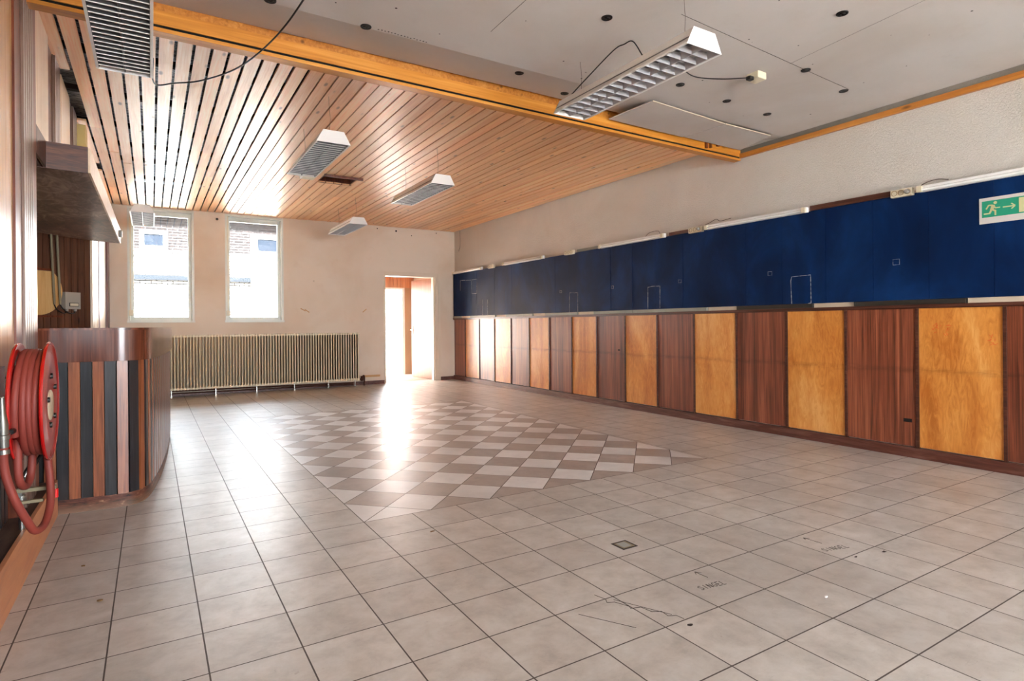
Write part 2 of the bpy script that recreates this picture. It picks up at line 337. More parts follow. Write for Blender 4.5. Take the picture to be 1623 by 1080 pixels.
# ---------------------------------------------------------------- helpers: meshes
class MB:
    def __init__(s): s.v = []; s.f = []; s.sm = []
    def add(s, vs, fs, smooth=False):
        o = len(s.v); s.v += [Vector(q) for q in vs]; s.f += [[i + o for i in f] for f in fs]; s.sm += [smooth] * len(fs); return s
    def box(s, x0, x1, y0, y1, z0, z1):
        return s.add([(x0, y0, z0), (x1, y0, z0), (x1, y1, z0), (x0, y1, z0), (x0, y0, z1), (x1, y0, z1), (x1, y1, z1), (x0, y1, z1)],
                     [(3, 2, 1, 0), (4, 5, 6, 7), (0, 1, 5, 4), (1, 2, 6, 5), (2, 3, 7, 6), (3, 0, 4, 7)])
    def bevel_box(s, x0, x1, y0, y1, z0, z1, b=0.003):
        bm = bmesh.new(); r = bmesh.ops.create_cube(bm, size=1.0)
        for v in bm.verts:
            v.co = Vector(((x0 + x1) / 2 + v.co.x * (x1 - x0), (y0 + y1) / 2 + v.co.y * (y1 - y0), (z0 + z1) / 2 + v.co.z * (z1 - z0)))
        bmesh.ops.bevel(bm, geom=bm.edges[:], offset=b, segments=2, affect='EDGES', profile=0.6)
        bm.verts.index_update()
        s.add([v.co.copy() for v in bm.verts], [[v.index for v in f.verts] for f in bm.faces]); bm.free(); return s
    def obox(s, c, ex, ey, ez):     # oriented box: centre and three half vectors
        c, ex, ey, ez = map(Vector, (c, ex, ey, ez)); vs = []
        for k in (-1, 1):
            for a, b in ((-1, -1), (1, -1), (1, 1), (-1, 1)): vs.append(c + ex * a + ey * b + ez * k)
        return s.add(vs, [(3, 2, 1, 0), (4, 5, 6, 7), (0, 1, 5, 4), (1, 2, 6, 5), (2, 3, 7, 6), (3, 0, 4, 7)])
    def prism(s, poly, z0, z1):      # plan polygon (x, y), counter-clockwise
        n = len(poly)
        vs = [(x, y, z0) for x, y in poly] + [(x, y, z1) for x, y in poly]
        return s.add(vs, [list(range(n))[::-1], list(range(n, 2 * n))] + [(i, (i + 1) % n, n + (i + 1) % n, n + i) for i in range(n)])
    def extrude_profile(s, prof, y0, y1):   # prof (x, z), swept along y
        n = len(prof); vs = [(x, y0, z) for x, z in prof] + [(x, y1, z) for x, z in prof]
        return s.add(vs, [list(range(n)), list(range(n, 2 * n))[::-1]] + [(i, n + i, n + (i + 1) % n, (i + 1) % n) for i in range(n)])
    def tube(s, pts, r, seg=10, cap=True, radii=None):
        pts = [Vector(p) for p in pts]; n = len(pts); rings = []
        t0 = (pts[1] - pts[0]).normalized(); up = Vector((0, 0, 1)) if abs(t0.z) < .9 else Vector((1, 0, 0)); a = t0.cross(up).normalized()
        for i, p in enumerate(pts):
            t = (pts[min(i + 1, n - 1)] - pts[max(i - 1, 0)]).normalized()
            a = (a - t * a.dot(t)).normalized(); b = t.cross(a); rr = radii[i] if radii else r
            rings.append([p + (a * math.cos(2 * math.pi * k / seg) + b * math.sin(2 * math.pi * k / seg)) * rr for k in range(seg)])
        vs = [q for R in rings for q in R]; fs = []
        for i in range(n - 1):
            for k in range(seg): fs.append((i * seg + k, i * seg + (k + 1) % seg, (i + 1) * seg + (k + 1) % seg, (i + 1) * seg + k))
        s.add(vs, fs, True)
        if cap:
            s.add(rings[0], [list(range(seg))[::-1]]); s.add(rings[-1], [list(range(seg))])
        return s
    def lathe(s, prof, c, axis, seg=40):      # prof: (radius, along axis)
        c = Vector(c); ax = Vector(axis).normalized(); u = ax.orthogonal().normalized(); v = ax.cross(u); vs = []; fs = []
        for r, h in prof:
            for k in range(seg): vs.append(c + ax * h + (u * math.cos(2 * math.pi * k / seg) + v * math.sin(2 * math.pi * k / seg)) * max(r, 1e-4))
        for i in range(len(prof) - 1):
            for k in range(seg): fs.append((i * seg + k, i * seg + (k + 1) % seg, (i + 1) * seg + (k + 1) % seg, (i + 1) * seg + k))
        return s.add(vs, fs, True)
    def build(s, name, mat, parent=None, origin=None):
        if parent is not None: off = Vector(WL[parent.name])
        elif origin is not None: off = Vector(origin)
        else:
            xs, ys, zs = zip(*[(v.x, v.y, v.z) for v in s.v]); off = Vector(((min(xs) + max(xs)) / 2, (min(ys) + max(ys)) / 2, min(zs)))
        me = bpy.data.meshes.new(name); me.from_pydata([v - off for v in s.v], [], s.f)
        me.polygons.foreach_set('use_smooth', s.sm)
        me.materials.append(M[mat]); me.update()
        bm = bmesh.new(); bm.from_mesh(me); bmesh.ops.recalc_face_normals(bm, faces=bm.faces[:]); bm.to_mesh(me); bm.free()
        if any(s.sm) : me.set_sharp_from_angle(angle=math.radians(40))
        o = bpy.data.objects.new(name, me); COL.objects.link(o)
        if parent is not None: o.parent = parent; WL[o.name] = off
        else: o.location = off; WL[o.name] = off
        return o
WL = {}
def tag(o, label, cat, group=None, kind=None):
    o['label'] = label; o['category'] = cat
    if group: o['group'] = group
    if kind: o['kind'] = kind
    return o
def thing(name, label, cat, loc, group=None, kind=None):
    o = bpy.data.objects.new(name, None); COL.objects.link(o); o.location = loc; o.empty_display_size = 0.05; WL[o.name] = Vector(loc)
    return tag(o, label, cat, group, kind)
def copy_tree(o, dloc, parent=None):
    c = o.copy(); COL.objects.link(c)
    if parent: c.parent = parent
    else: c.location = o.location + Vector(dloc); WL[c.name] = c.location.copy()
    for ch in [q for q in bpy.data.objects if q.parent == o]: copy_tree(ch, (0, 0, 0), c)
    return c
def bez(pts, n=8):                    # Catmull-Rom through points
    P = [Vector(p) for p in pts]; P = [P[0] * 2 - P[1]] + P + [P[-1] * 2 - P[-2]]; out = []
    for i in range(1, len(P) - 2):
        for k in range(n):
            t = k / n; a, b, c, d = P[i - 1], P[i], P[i + 1], P[i + 2]
            out.append(0.5 * ((2 * b) + (c - a) * t + (2 * a - 5 * b + 4 * c - d) * t * t + (3 * b - a - 3 * c + d) * t ** 3))
    out.append(P[-2]); return out

XL, XR, YB, YF = -0.62, 5.52, 11.32, -3.6
ZW, ZG = 3.134, 3.05            # timber ceiling, white ceiling

# ================================================================ SETTING
tag(MB().box(-1.4, XR + .1, YF - .1, YB + .2, -.12, 0).build('floor', 'floor'),
    'beige square tile floor with a diagonal checkered rectangle in the middle', 'floor', kind='structure')
tag(MB().box(-30, 30, -30, 45, -.30, -.13).build('ground', 'paving'), 'pale paving outside the building', 'ground', kind='structure')

# right wall
b = MB().box(XR, XR + .2, YF, YB + .2, 0, 3.4)
wr = tag(b.build('wall_right', 'render'), 'rough cream rendered long wall above the blue boards', 'wall', kind='structure')
# back wall with two window holes and the door hole
b = MB()
xs = [-.9, -.325, .625, 1.10, 2.06, 3.95, 5.17, XR + .2]
holes = {1: (1.238, 3.12), 3: (1.238, 3.12), 5: (0, 2.235)}
for i in range(7):
    if i in holes:
        z0, z1 = holes[i]
        if z0 > 0: b.box(xs[i], xs[i + 1], YB, YB + .2, 0, z0)
        b.box(xs[i], xs[i + 1], YB, YB + .2, z1, 3.4)
    else: b.box(xs[i], xs[i + 1], YB, YB + .2, 0, 3.4)
wb = tag(b.build('wall_back', 'back_wall'), 'worn cream plaster end wall with two windows and a doorway', 'wall', kind='structure')
for (x, z, r_) in [(3.83, 3.08, .012), (4.22, 3.06, .018), (4.55, 2.99, .010), (5.10, 3.08, .009), (2.6, 2.0, .007), (.98, 3.02, .02)]:
    MB().lathe([(0, -.006), (r_, -.004), (r_ * 1.1, 0)], (x, YB, z), (0, 1, 0), 10).build('nail_hole', 'dark_steel', wb)
for (x, z, a_) in [(2.47, 1.44, -.6), (3.56, 1.45, .7), (2.40, 1.46, -.5)]:
    MB().obox((x, YB - .0012, z), (math.cos(a_) * .05, 0, math.sin(a_) * .05), (0, .001, 0), (-math.sin(a_) * .008, 0, math.cos(a_) * .008)).build('tape_scrap', 'oak_strip', wb)
# front wall (behind the camera) with a glazed shopfront
b = MB().box(-1.4, .7, YF - .1, YF, 0, 3.4).box(4.3, XR + .2, YF - .1, YF, 0, 3.4).box(.7, 4.3, YF - .1, YF, 0, .65).box(.7, 4.3, YF - .1, YF, 2.55, 3.4)
tag(b.build('wall_front', 'back_wall'), 'plastered wall around the wide shopfront opening opposite the windows', 'wall', kind='structure')
sf = thing('window_3', 'wide shopfront window opposite the end wall', 'window', (2.5, YF, .65), kind='structure')
b = MB().box(.7, 4.3, YF - .07, YF - .02, .65, .71).box(.7, 4.3, YF - .07, YF - .02, 2.49, 2.55)
for x in (.7, 2.47, 4.24): b.box(x, x + .06, YF - .07, YF - .02, .71, 2.49)
b.build('window_frame', 'window_paint', sf)
tag(MB().box(-1.4, 6.2, YF - 2.6, YF - .11, 2.95, 3.05).build('trim_8', 'coping'), 'flat awning added over the shopfront outside to keep out the sun', 'blocker', kind='structure')  # unseen slab, added to keep direct sun out of the room

# left wall: near part, far part, and the recess behind the bar
wl = thing('wall_left', 'timber clad long wall with veneer panels, ribbed strips and a bar recess', 'wall', (XL, 3, 0), kind='structure')
b = MB().box(XL - .2, XL, YF, 4.45, 0, 3.4)
b.box(XL - .2, XL, 4.45, 8.62, 2.3, 3.4).box(XL - .2, XL, 8.62, YB + .05, 0, 3.4)
b.box(-1.35, XL - .19, 4.35, 4.45, 0, 2.4).box(-1.4, -1.3, 4.3, 8.9, 0, 2.4).box(-1.4, XL - .1, 4.4, 8.9, 2.36, 2.46)
b.build('wall_core', 'plank_wall', wl)
# angled plank wall in the recess
A = Vector((-1.3, 7.92, 0)); B = Vector((-.62, 8.62, 0)); e = (B - A).normalized(); nrm = Vector((e.y, -e.x, 0))
LA = (B - A).length; SA = (Vector((-.95, 8.28, 0)) - A).length     # offset of the photo's visible start
b = MB(); k = 0; s0 = 0.0
while s0 < LA - .01:
    wd = min(.082, LA - s0); c = A + e * (s0 + wd / 2) - nrm * .02
    b.obox((c.x, c.y, 1.2), e * (wd / 2 - .004), nrm * .02, Vector((0, 0, 1.2))); s0 += .082
b.build('recess_planking', 'plank_wall', wl)
MB().obox(((A + B) / 2 - nrm * .06).to_3d() + Vector((0, 0, 1.2)), e * LA / 2, nrm * .02, (0, 0, 1.2)).build('recess_backing', 'black_gap', wl)

def ribs(y0, y1, x, z0, z1, n):
    m_ = MB(); st = (y1 - y0) / n
    m_.box(XL, x - .012, y0, y1, z0, z1)
    for i in range(n): m_.box(x - .012, x, y0 + i * st + st * .12, y0 + (i + 1) * st - st * .12, z0, z1)
    return m_
# upper cladding, near to far
def vpanel(y0, y1, z0, z1, x=-.585, mat='veneer', nm='veneer_panel'):
    m_ = MB(); n = max(1, round((y1 - y0) / .16)); st = (y1 - y0) / n
    for i in range(n): m_.box(XL, x, y0 + i * st + .001, y0 + (i + 1) * st - .001, z0, z1)
    return m_.build(nm, mat, wl)
vpanel(-1.0, 0.6, .93, 3.13); vpanel(0.75, 2.1, .93, 3.13)
MB().box(XL, -.575, .6, .75, .93, 3.13).box(XL, -.575, 2.1, 2.25, .93, 3.13).build('rust_strip', 'rust_board', wl)
vpanel(2.25, 3.80, .93, 3.13)
MB().box(XL, -.575, 3.80, 3.97, 0, 3.13).build('rust_strip', 'rust_board', wl)
ribs(3.97, 4.28, -.565, 0, 3.13, 5).build('ribbed_strip', 'groove', wl)
MB().box(XL - .02, -.575, 4.28, 4.44, 0, 3.13).build('rust_strip', 'rust_board', wl)
vpanel(4.44, 5.03, 2.3, 3.13, mat='pale_board')
MB().box(XL, -.60, 5.03, 5.33, 2.3, 3.13).build('rust_strip', 'rust_board', wl)
ribs(5.33, 5.62, -.58, 2.3, 3.13, 4).build('ribbed_strip', 'groove', wl)
MB().box(XL, -.595, 5.62, 5.72, 2.3, 3.13).build('rust_strip', 'rust_board', wl)
vpanel(5.72, 6.28, 2.3, 3.13, mat='pale_board')
MB().box(XL, -.60, 6.28, 6.48, 2.3, 3.13).build('rust_strip', 'rust_board', wl)
ribs(6.48, 6.80, -.58, 2.3, 3.13, 4).build('ribbed_strip', 'groove', wl)
MB().box(XL, -.595, 6.80, 6.97, 2.3, 3.13).build('rust_strip', 'rust_board', wl)
vpanel(6.97, 8.6, 2.3, 3.13, mat='pale_board')
# far, brightly lit strips beside the window
MB().box(XL, -.598, 8.64, 8.9, 0, 3.13).build('pale_board', 'pale_board', wl)
MB().box(XL, -.598, 8.95, 9.25, 0, 3.13).build('pale_board', 'pale_board', wl)
MB().box(XL, -.603, 8.9, 8.95, 0, 3.13).box(XL, -.603, 9.25, 9.32, 0, 3.13).box(XL, -.59, 9.55, 9.7, 0, 3.13).build('rust_strip', 'rust_board', wl)
MB().box(XL, -.598, 9.32, 9.55, 0, 3.13).box(XL, -.59, 9.7, 10.7, 0, 3.13).build('pale_board', 'pale_board', wl)
MB().box(XL, -.565, 10.9, 11.32, 0, 3.13).box(XL, -.59, 10.7, 10.9, 0, 3.13).build('rust_strip', 'rust_board', wl)
# lower dark corrugated boarding and its rail near the hose reel
m_ = MB()
for i in range(60):
    y0 = -1.2 + i * .0833; m_.box(XL, -.61, y0, y0 + .06, .2, .89)
m_.build('corrugated_boarding', 'slat_black', wl)
MB().box(XL, -.575, -1.2, 3.8, .895, .925).build('dado_rail', 'groove', wl)

# ledge along the left wall
lg = thing('wall_ledge', 'low boxed ledge with terracotta front board under the red hose reel', 'ledge', (-.56, 2, 0))
MB().box(XL + .001, -.52, -1.0, 4.56, 0, .212).build('ledge_top', 'dark_board', lg)
MB().bevel_box(-.519, -.50, -1.0, 4.56, 0, .222, .002).build('front_board', 'orange_board', lg)

# timber ceiling: individual planks with gaps, a void above
b = MB(); x = .059 - .1115 * 6
k = 0
while x < XR - .02:
    gap = .020 if x < 1.0 else .012
    y0, y1 = 4.14, YB
    x1 = min(x + .1115 - gap, XR)
    if x < -.6: xx0 = -.6
    else: xx0 = x
    # the hole beside the bar canopy and the square hatch hole interrupt some planks
    if k == 0: y_segs = [(y0, 5.6), (6.9, 8.6), (9.0, y1)]
    elif 1.93 < x + .05 < 2.42: y_segs = [(y0, 7.80), (8.24, y1)]
    else: y_segs = [(y0, y1)]
    for a_, c_ in y_segs:
        s_ = a_; 
        while s_ < c_ - .01:
            e_ = min(c_, s_ + random.uniform(2.8, 5.2)); 
            if c_ - e_ < .6: e_ = c_
            dz = random.uniform(-.002, .002)
            b.box(xx0, x1, s_, e_ - .0015, ZW + dz, ZW + .018 + dz); s_ = e_
    x += .1115; k += 1
tag(b.build('ceiling', 'pine_plank'), 'slatted pine plank ceiling with dark gaps, pale to orange', 'ceiling', kind='structure')
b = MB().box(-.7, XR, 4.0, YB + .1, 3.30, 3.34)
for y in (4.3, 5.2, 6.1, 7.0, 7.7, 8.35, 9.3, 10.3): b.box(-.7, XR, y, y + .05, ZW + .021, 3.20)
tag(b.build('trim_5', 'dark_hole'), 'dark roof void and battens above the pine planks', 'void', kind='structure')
tag(MB().box(-.66, 1.05, 4.15, 9.8, 3.215, 3.225).build('trim_6', 'foil'), 'silver insulation foil seen through gaps of the plank ceiling', 'insulation', kind='structure')

# white ceiling, with a band that rises to the beam
b = MB().box(XL - .2, XR + .2, YF - .1, 3.66, ZG, ZG + .04)
b.add([(XL - .2, 3.66, ZG), (XR + .2, 3.66, ZG), (XR + .2, 4.12, ZG + .06), (XL - .2, 4.12, ZG + .06),
       (XL - .2, 3.66, ZG + .04), (XR + .2, 3.66, ZG + .04), (XR + .2, 4.12, ZG + .1), (XL - .2, 4.12, ZG + .1)],
      [(0, 1, 2, 3), (4, 7, 6, 5), (0, 4, 5, 1), (1, 5, 6, 2), (2, 6, 7, 3), (3, 7, 4, 0)])
wc = tag(b.build('ceiling', 'gypsum'), 'grey-white board ceiling with holes and dark anchors, in front of the beam', 'ceiling', kind='structure')
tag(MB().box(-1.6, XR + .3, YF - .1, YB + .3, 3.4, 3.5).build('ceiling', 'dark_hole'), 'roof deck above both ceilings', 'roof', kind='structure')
# board joints as thin dark grooves
b = MB()
def seam(p, q, w_=.003):
    p = Vector((*p, ZG)); q = Vector((*q, ZG)); d = (q - p).normalized(); s_ = Vector((-d.y, d.x, 0))
    b.obox((p + q) / 2, (q - p) / 2, s_ * w_ / 2, (0, 0, .0008))
seam((2.78, 2.52), (4.86, 2.64)); seam((1.865, 2.2), (1.882, 3.30)); seam((.1, 2.62), (1.87, 2.5), .002); seam((3.85, 1.2), (4.0, 2.6), .0015)
for i in range(46):
    px, py = random.uniform(0.6, 5.2), random.uniform(1.4, 3.6); b.lathe([(0, 0), (random.uniform(.003, .008), 0), (0, .0005)], (px, py, ZG - .0008), (0, 0, 1), 8)
for i in range(16): b.lathe([(0, 0), (.006, 0), (0, .0005)], (1.25 + i * .022, 3.64 + random.uniform(-.004, .004), ZG - .0008), (0, 0, 1), 8)
b.build('seam_and_screw_holes', 'tile_ink', wc)

# main beam, slightly out of square
bt = thing('trim_1', 'orange laminated ceiling beam with black shadow gap between white and plank ceilings', 'beam', (2.4, 4.2, 2.925), kind='structure')
def beam_piece(yo0, yo1, z0, z1, nm, mat):
    ya, yb = 4.075, 4.165
    MB().prism([(XL, ya + yo0), (5.505, yb + yo0), (5.505, yb + yo1), (XL, ya + yo1)], z0, z1).build(nm, mat, bt)
beam_piece(.0, .085, 2.925, 2.948, 'bottom_board', 'beam')
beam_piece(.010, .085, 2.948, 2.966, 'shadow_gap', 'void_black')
beam_piece(.002, .09, 2.966, 3.052, 'face_board', 'beam')
beam_piece(.035, .09, 3.052, 3.40, 'top_board', 'trim_pine')
m_ = MB()
for x, w_, z0, z1 in ((4.92, .03, 2.975, 3.055), (4.99, .02, 2.985, 3.05), (5.10, .035, 3.02, 3.06)): m_.box(x, x + w_, 4.135, 4.165, z0, z1)
m_.box(4.95, 5.12, 4.135, 4.16, 3.045, 3.056).build('fixing_blocks', 'rust_board', bt)
# pine trim on the right wall + stippled strip above it
t2 = tag(MB().box(XR - .03, XR, YF, 4.17, 2.952, 3.0).build('trim_2', 'trim_pine'), 'orange pine strip along the top of the right wall', 'trim', kind='structure')
tag(MB().box(XR - .012, XR, YF, 4.17, 3.0, ZG).build('trim_3', 'grey_plaster'), 'grey stippled strip above the orange pine strip', 'trim', kind='structure')
# dado rail over the wainscot, skirting boards
b = MB().box(XR - .035, XR, 0.6, YB, 1.262, 1.272).box(XR - .05, XR, 0.6, YB, 1.272, 1.295)
tag(b.build('trim_4', 'dark_trim'), 'dark brown moulding between the blue boards and the wood panels', 'trim', kind='structure')
b = MB().prism([(XR - .045, .6), (XR, .6), (XR, YB), (XR - .045, YB)], 0, .085)
tag(b.build('baseboard_right', 'skirting'), 'scuffed reddish brown skirting below the wood panels', 'baseboard', kind='structure')
b = MB().box(3.3, 3.95, YB - .015, YB, 0, .07).box(5.17, XR - .045, YB - .015, YB, 0, .07).box(-.5, 3.3, YB - .015, YB, 0, .05)
tag(b.build('baseboard_back', 'skirting'), 'low brown skirting along the end wall', 'baseboard', kind='structure')
tag(MB().bevel_box(3.53, 3.86, YB - .012, YB - .001, .145, .185, .002).build('wooden_strip', 'oak_strip'), 'short bare wooden strip on the end wall between radiator and doorway', 'strip')

# windows
def window(idx, x0, x1, label):
    z0, z1 = 1.238, 3.12
    wn = thing('window_%d' % idx, label, 'window', ((x0 + x1) / 2, YB, z0), kind='structure')
    MB().box(x0 - .0, x0 + .035, YB - .01, YB + .19, z0, z1).box(x1 - .035, x1, YB - .01, YB + .19, z0, z1).box(x0 + .035, x1 - .035, YB - .01, YB + .19, z1 - .035, z1) \
        .box(x0 - .01, x1 + .01, YB - .03, YB + .19, z0 - .005, z0 + .03).build('window_lining', 'window_paint', wn)
    MB().box(x0 + .035, x0 + .085, YB + .10, YB + .15, z0 + .03, z1 - .035).box(x1 - .085, x1 - .035, YB + .10, YB + .15, z0 + .03, z1 - .035) \
        .box(x0 + .085, x1 - .085, YB + .10, YB + .15, z0 + .03, z0 + .085).box(x0 + .085, x1 - .085, YB + .10, YB + .15, z1 - .11, z1 - .035) \
        .box(x0 + .085, x1 - .085, YB + .095, YB + .10, z1 - .10, z1 - .09).box(x0 + .085, x1 - .085, YB + .095, YB + .10, z1 - .08, z1 - .07).build('window_frame', 'window_paint', wn)
    MB().box(x0 + .085, x1 - .085, YB + .122, YB + .127, z0 + .085, z1 - .11).build('pane', 'glass', wn)
    MB().bevel_box(x0 + .015, x0 + .075, YB - .035, YB + .0, z0 + .11, z0 + .20, .006).box(x0 + .035, x0 + .05, YB - .018, YB - .012, z0 + .2, z1 - .04).build('strap_winder', 'cream_plastic', wn)
window(1, -.325, .625, 'tall narrow left window above the bar counter end')
window(2, 1.10, 2.06, 'tall narrow right window above the radiator')

# door frame and leaf
df = thing('door_1', 'open doorway in a cream frame with wood-veneer leaf swung into the hall', 'door', (4.55, YB, 0), kind='structure')
MB().box(3.95, 3.985, YB - .012, YB + .21, 0, 2.235).box(5.06, 5.12, YB - .012, YB + .21, 0, 2.235).box(5.12, 5.17, YB - .02, YB + .21, 0, 2.235) \
    .box(3.985, 5.06, YB - .012, YB + .21, 2.15, 2.235).box(5.03, 5.06, YB + .02, YB + .12, 0, 2.15).build('door_frame', 'frame_cream', df)
P = Vector((5.045, YB + .15, 0)); Q = Vector((4.955, YB + 1.05, 0)); d = (Q - P); dn = d.normalized(); s_ = Vector((dn.y, -dn.x, 0))
lf = MB().obox((P + Q) / 2 + Vector((0, 0, 1.08)) + s_ * .02, d / 2, s_ * .02, (0, 0, 1.065)).build('door_leaf', 'door_veneer', df)
hp = Q - dn * .06 - s_ * .002 + Vector((0, 0, 1.05))
b = MB().obox(hp - s_ * .004, dn * .02, s_ * .004, (0, 0, .11)); b.tube([hp, hp - s_ * .05, hp - s_ * .055 - dn * .02, hp - s_ * .055 - dn * .12], .009, 8)
hd = b.build('handle', 'steel', lf)
b = MB()
for z in (.25, 1.05, 1.85): b.tube([P + Vector((.0, -.012, z)), P + Vector((.0, -.012, z + .09))], .009, 8)
b.build('hinge', 'steel', df)

# hall beyond the door
tag(MB().box(3.0, 5.6, YB + .2, 13.5, -.12, .002).build('floor', 'carpet'), 'worn carpet floor of the hall beyond the doorway', 'floor', kind='structure')
tag(MB().box(3.0, 5.6, YB + .2, 13.3, 2.42, 2.5).build('ceiling', 'hall_plank'), 'orange wood ceiling of the hall beyond the doorway', 'ceiling', kind='structure')
tag(MB().box(5.3, 5.4, YB + .2, 13.2, 0, 2.5).build('wall_hall_right', 'hall_wall'), 'beige side wall of the hall behind the open door leaf', 'wall', kind='structure')
tag(MB().box(3.0, 3.1, YB + .2, 13.2, 0, 2.5).build('wall_hall_left', 'hall_wall'), 'beige side wall of the hall, left of the doorway', 'wall', kind='structure')
wh = thing('wall_hall_back', 'far hall wall with pine planks above a bright glazed opening', 'wall', (4.2, 13.2, 0), kind='structure')
MB().box(5.08, 5.3, 13.1, 13.2, 0, 2.45).box(3.1, 3.44, 13.1, 13.2, 0, 2.1).build('wall_pier', 'hall_wall', wh)
m_ = MB()
for i in range(22): m_.box(3.1 + i * .1, 3.1 + i * .1 + .094, 13.09, 13.11, 2.035, 2.40)
m_.build('plank_header', 'hall_plank', wh)
MB().box(3.1, 5.3, 13.11, 13.2, 2.035, 2.45).build('header_backing', 'rust_board', wh)
MB().box(5.02, 5.08, 13.1, 13.16, 0, 2.035).box(3.44, 3.50, 13.09, 13.16, 0, 2.035).box(3.50, 5.02, 13.1, 13.16, 1.99, 2.035).build('opening_frame', 'ext_white', wh)
tag(MB().box(3.1, 5.3, 12.2, 12.35, 2.30, 2.42).build('trim_7', 'beam'), 'orange beam under the hall ceiling', 'beam', kind='structure')

# ================================================================ OUTSIDE
bd = thing('brick_building', 'pale brick building across the yard seen through both windows', 'building', (1.0, 16.2, -.13))
b = MB().box(-6, 2.35, 16.0, 16.3, -.13, 2.95); b.build('whitewashed_wall', 'brick_white', bd)
MB().box(-6, 6.0, 16.05, 16.3, 2.95, 3.78).build('upper_wall', 'brick_dark', bd)
MB().box(-6, 6.0, 15.98, 16.2, 2.93, 2.97).build('string_course', 'ext_white', bd)
MB().box(-6, 2.12, 15.88, 16.0, 2.26, 2.36).build('coping', 'coping', bd)
MB().box(2.35, 6.0, 16.1, 16.3, -.13, 2.95).build('side_wall', 'brick_red', bd)
MB().tube([(2.25, 15.93, -.1), (2.25, 15.93, 3.4)], .04, 10).build('downpipe', 'ext_white', bd)
MB().box(-6, 6.0, 15.75, 16.3, 3.88, 4.02).build('gutter', 'slate', bd)
MB().box(-6, 6.0, 15.8, 16.3, 3.76, 3.88).build('eaves_board', 'ext_white', bd)
def bwin(x0, x1, z0, z1):
    f = MB().box(x0, x1, 16.0, 16.06, z0, z0 + .07).box(x0, x1, 16.0, 16.06, z1 - .09, z1).box(x0, x0 + .09, 16.0, 16.06, z0 + .07, z1 - .09).box(x1 - .09, x1, 16.0, 16.06, z0 + .07, z1 - .09).build('window', 'ext_white', bd)
    MB().box(x0 + .09, x1 - .09, 16.03, 16.05, z0 + .07, z1 - .09).build('pane', 'dark_pane', f)
bwin(-.22, .34, 2.99, 3.42); bwin(1.05, 1.42, 2.99, 3.45); bwin(2.14, 2.95, 2.99, 3.46)
for x in (-.25, .42): pass

# ================================================================ RIGHT WALL FINISHES
ys = [YB, 10.79] + [10.79 - .5968 * k for k in range(1, 17)]
wear = {0: 'glossy', 2: 'glossy', 4: 'faintly scratched', 6: 'pale scratched', 8: 'holed and scratched', 10: 'greyish worn', 12: 'plain reddish', 14: 'tall striped', 16: 'dark'}
ordn = ['first', 'second', 'third', 'fourth', 'fifth', 'sixth', 'seventh', 'eighth', 'ninth', 'tenth', 'eleventh', 'twelfth', 'thirteenth', 'fourteenth', 'fifteenth', 'sixteenth', 'seventeenth']
extra = {14: 'dark mahogany wall panel with small rectangular hole low at its right edge', 15: 'yellow birch wall panel with red scribbles, last light one before the frame edge',
         16: 'dark mahogany wall panel cut off by the right edge of the photo', 0: 'narrow mahogany wall panel touching the back corner beside the doorway',
         8: 'mahogany wall panel with a small black lock hole at mid height, ninth from back corner'}
for i in range(17):
    y1, y0 = ys[i] - .012, ys[i + 1] + .012
    dark_ = i % 2 == 0
    lab = extra.get(i, ('%s wall panel, %s from the back corner below the blue boards' % ('dark mahogany veneer' if dark_ else 'light birch', ordn[i])))
    p = thing('wainscot_panel', lab, 'wall panel', (XR - .02, (y0 + y1) / 2, .09), 'wood panels along the lower right wall')
    MB().box(XR - .022, XR - .001, y0, y1, .094, 1.262).build('board', 'mahogany' if dark_ else 'birch', p)
    MB().box(XR - .034, XR - .001, y0 - .023, y0 - .001, .088, 1.261).build('cover_strip', 'dark_trim', p)
    if i == 14: MB().box(XR - .0235, XR - .0221, y0 + .035, y0 + .10, .295, .325).build('hole', 'dark_hole', p)
    if i == 8: MB().box(XR - .0235, XR - .0221, y0 + .10, y0 + .135, .78, .80).build('hole', 'dark_hole', p)
    if i == 15:
        rr = random.Random(3)
        for c in ((y1 - .13, 1.09), (y0 + .06, 1.0), (y1 - .21, 1.08)):
            m_ = MB()
            for _ in range(9):
                a_ = rr.uniform(0, 3.14); l_ = rr.uniform(.006, .016); cy, cz = c[0] + rr.uniform(-.03, .03), c[1] + rr.uniform(-.04, .04)
                m_.obox((XR - .0224, cy, cz), (.0003, 0, 0), (0, math.cos(a_) * l_, math.sin(a_) * l_), (0, -math.sin(a_) * .001, math.cos(a_) * .001))
            m_.build('red_scribble', 'bright_red', p)

bb = thing('blue_wall_boards', 'band of navy blue painted boards along the right wall', 'wall boards', (XR - .03, 6, 1.34))
yb = [11.27, 10.23, 9.53, 8.91, 8.35, 7.59, 7.07, 6.27, 5.84, 5.41, 4.96, 4.53, 4.08, 3.65, 3.20, 2.77, 2.33, 1.89, 1.2, .6]
rr = random.Random(5)
for i in range(len(yb) - 1):
    o = MB().box(XR - .055 + rr.uniform(-.0015, .0015), XR - .001, yb[i + 1] + .001, yb[i] - .001, 1.337, 2.232).build('board', 'navy', bb)
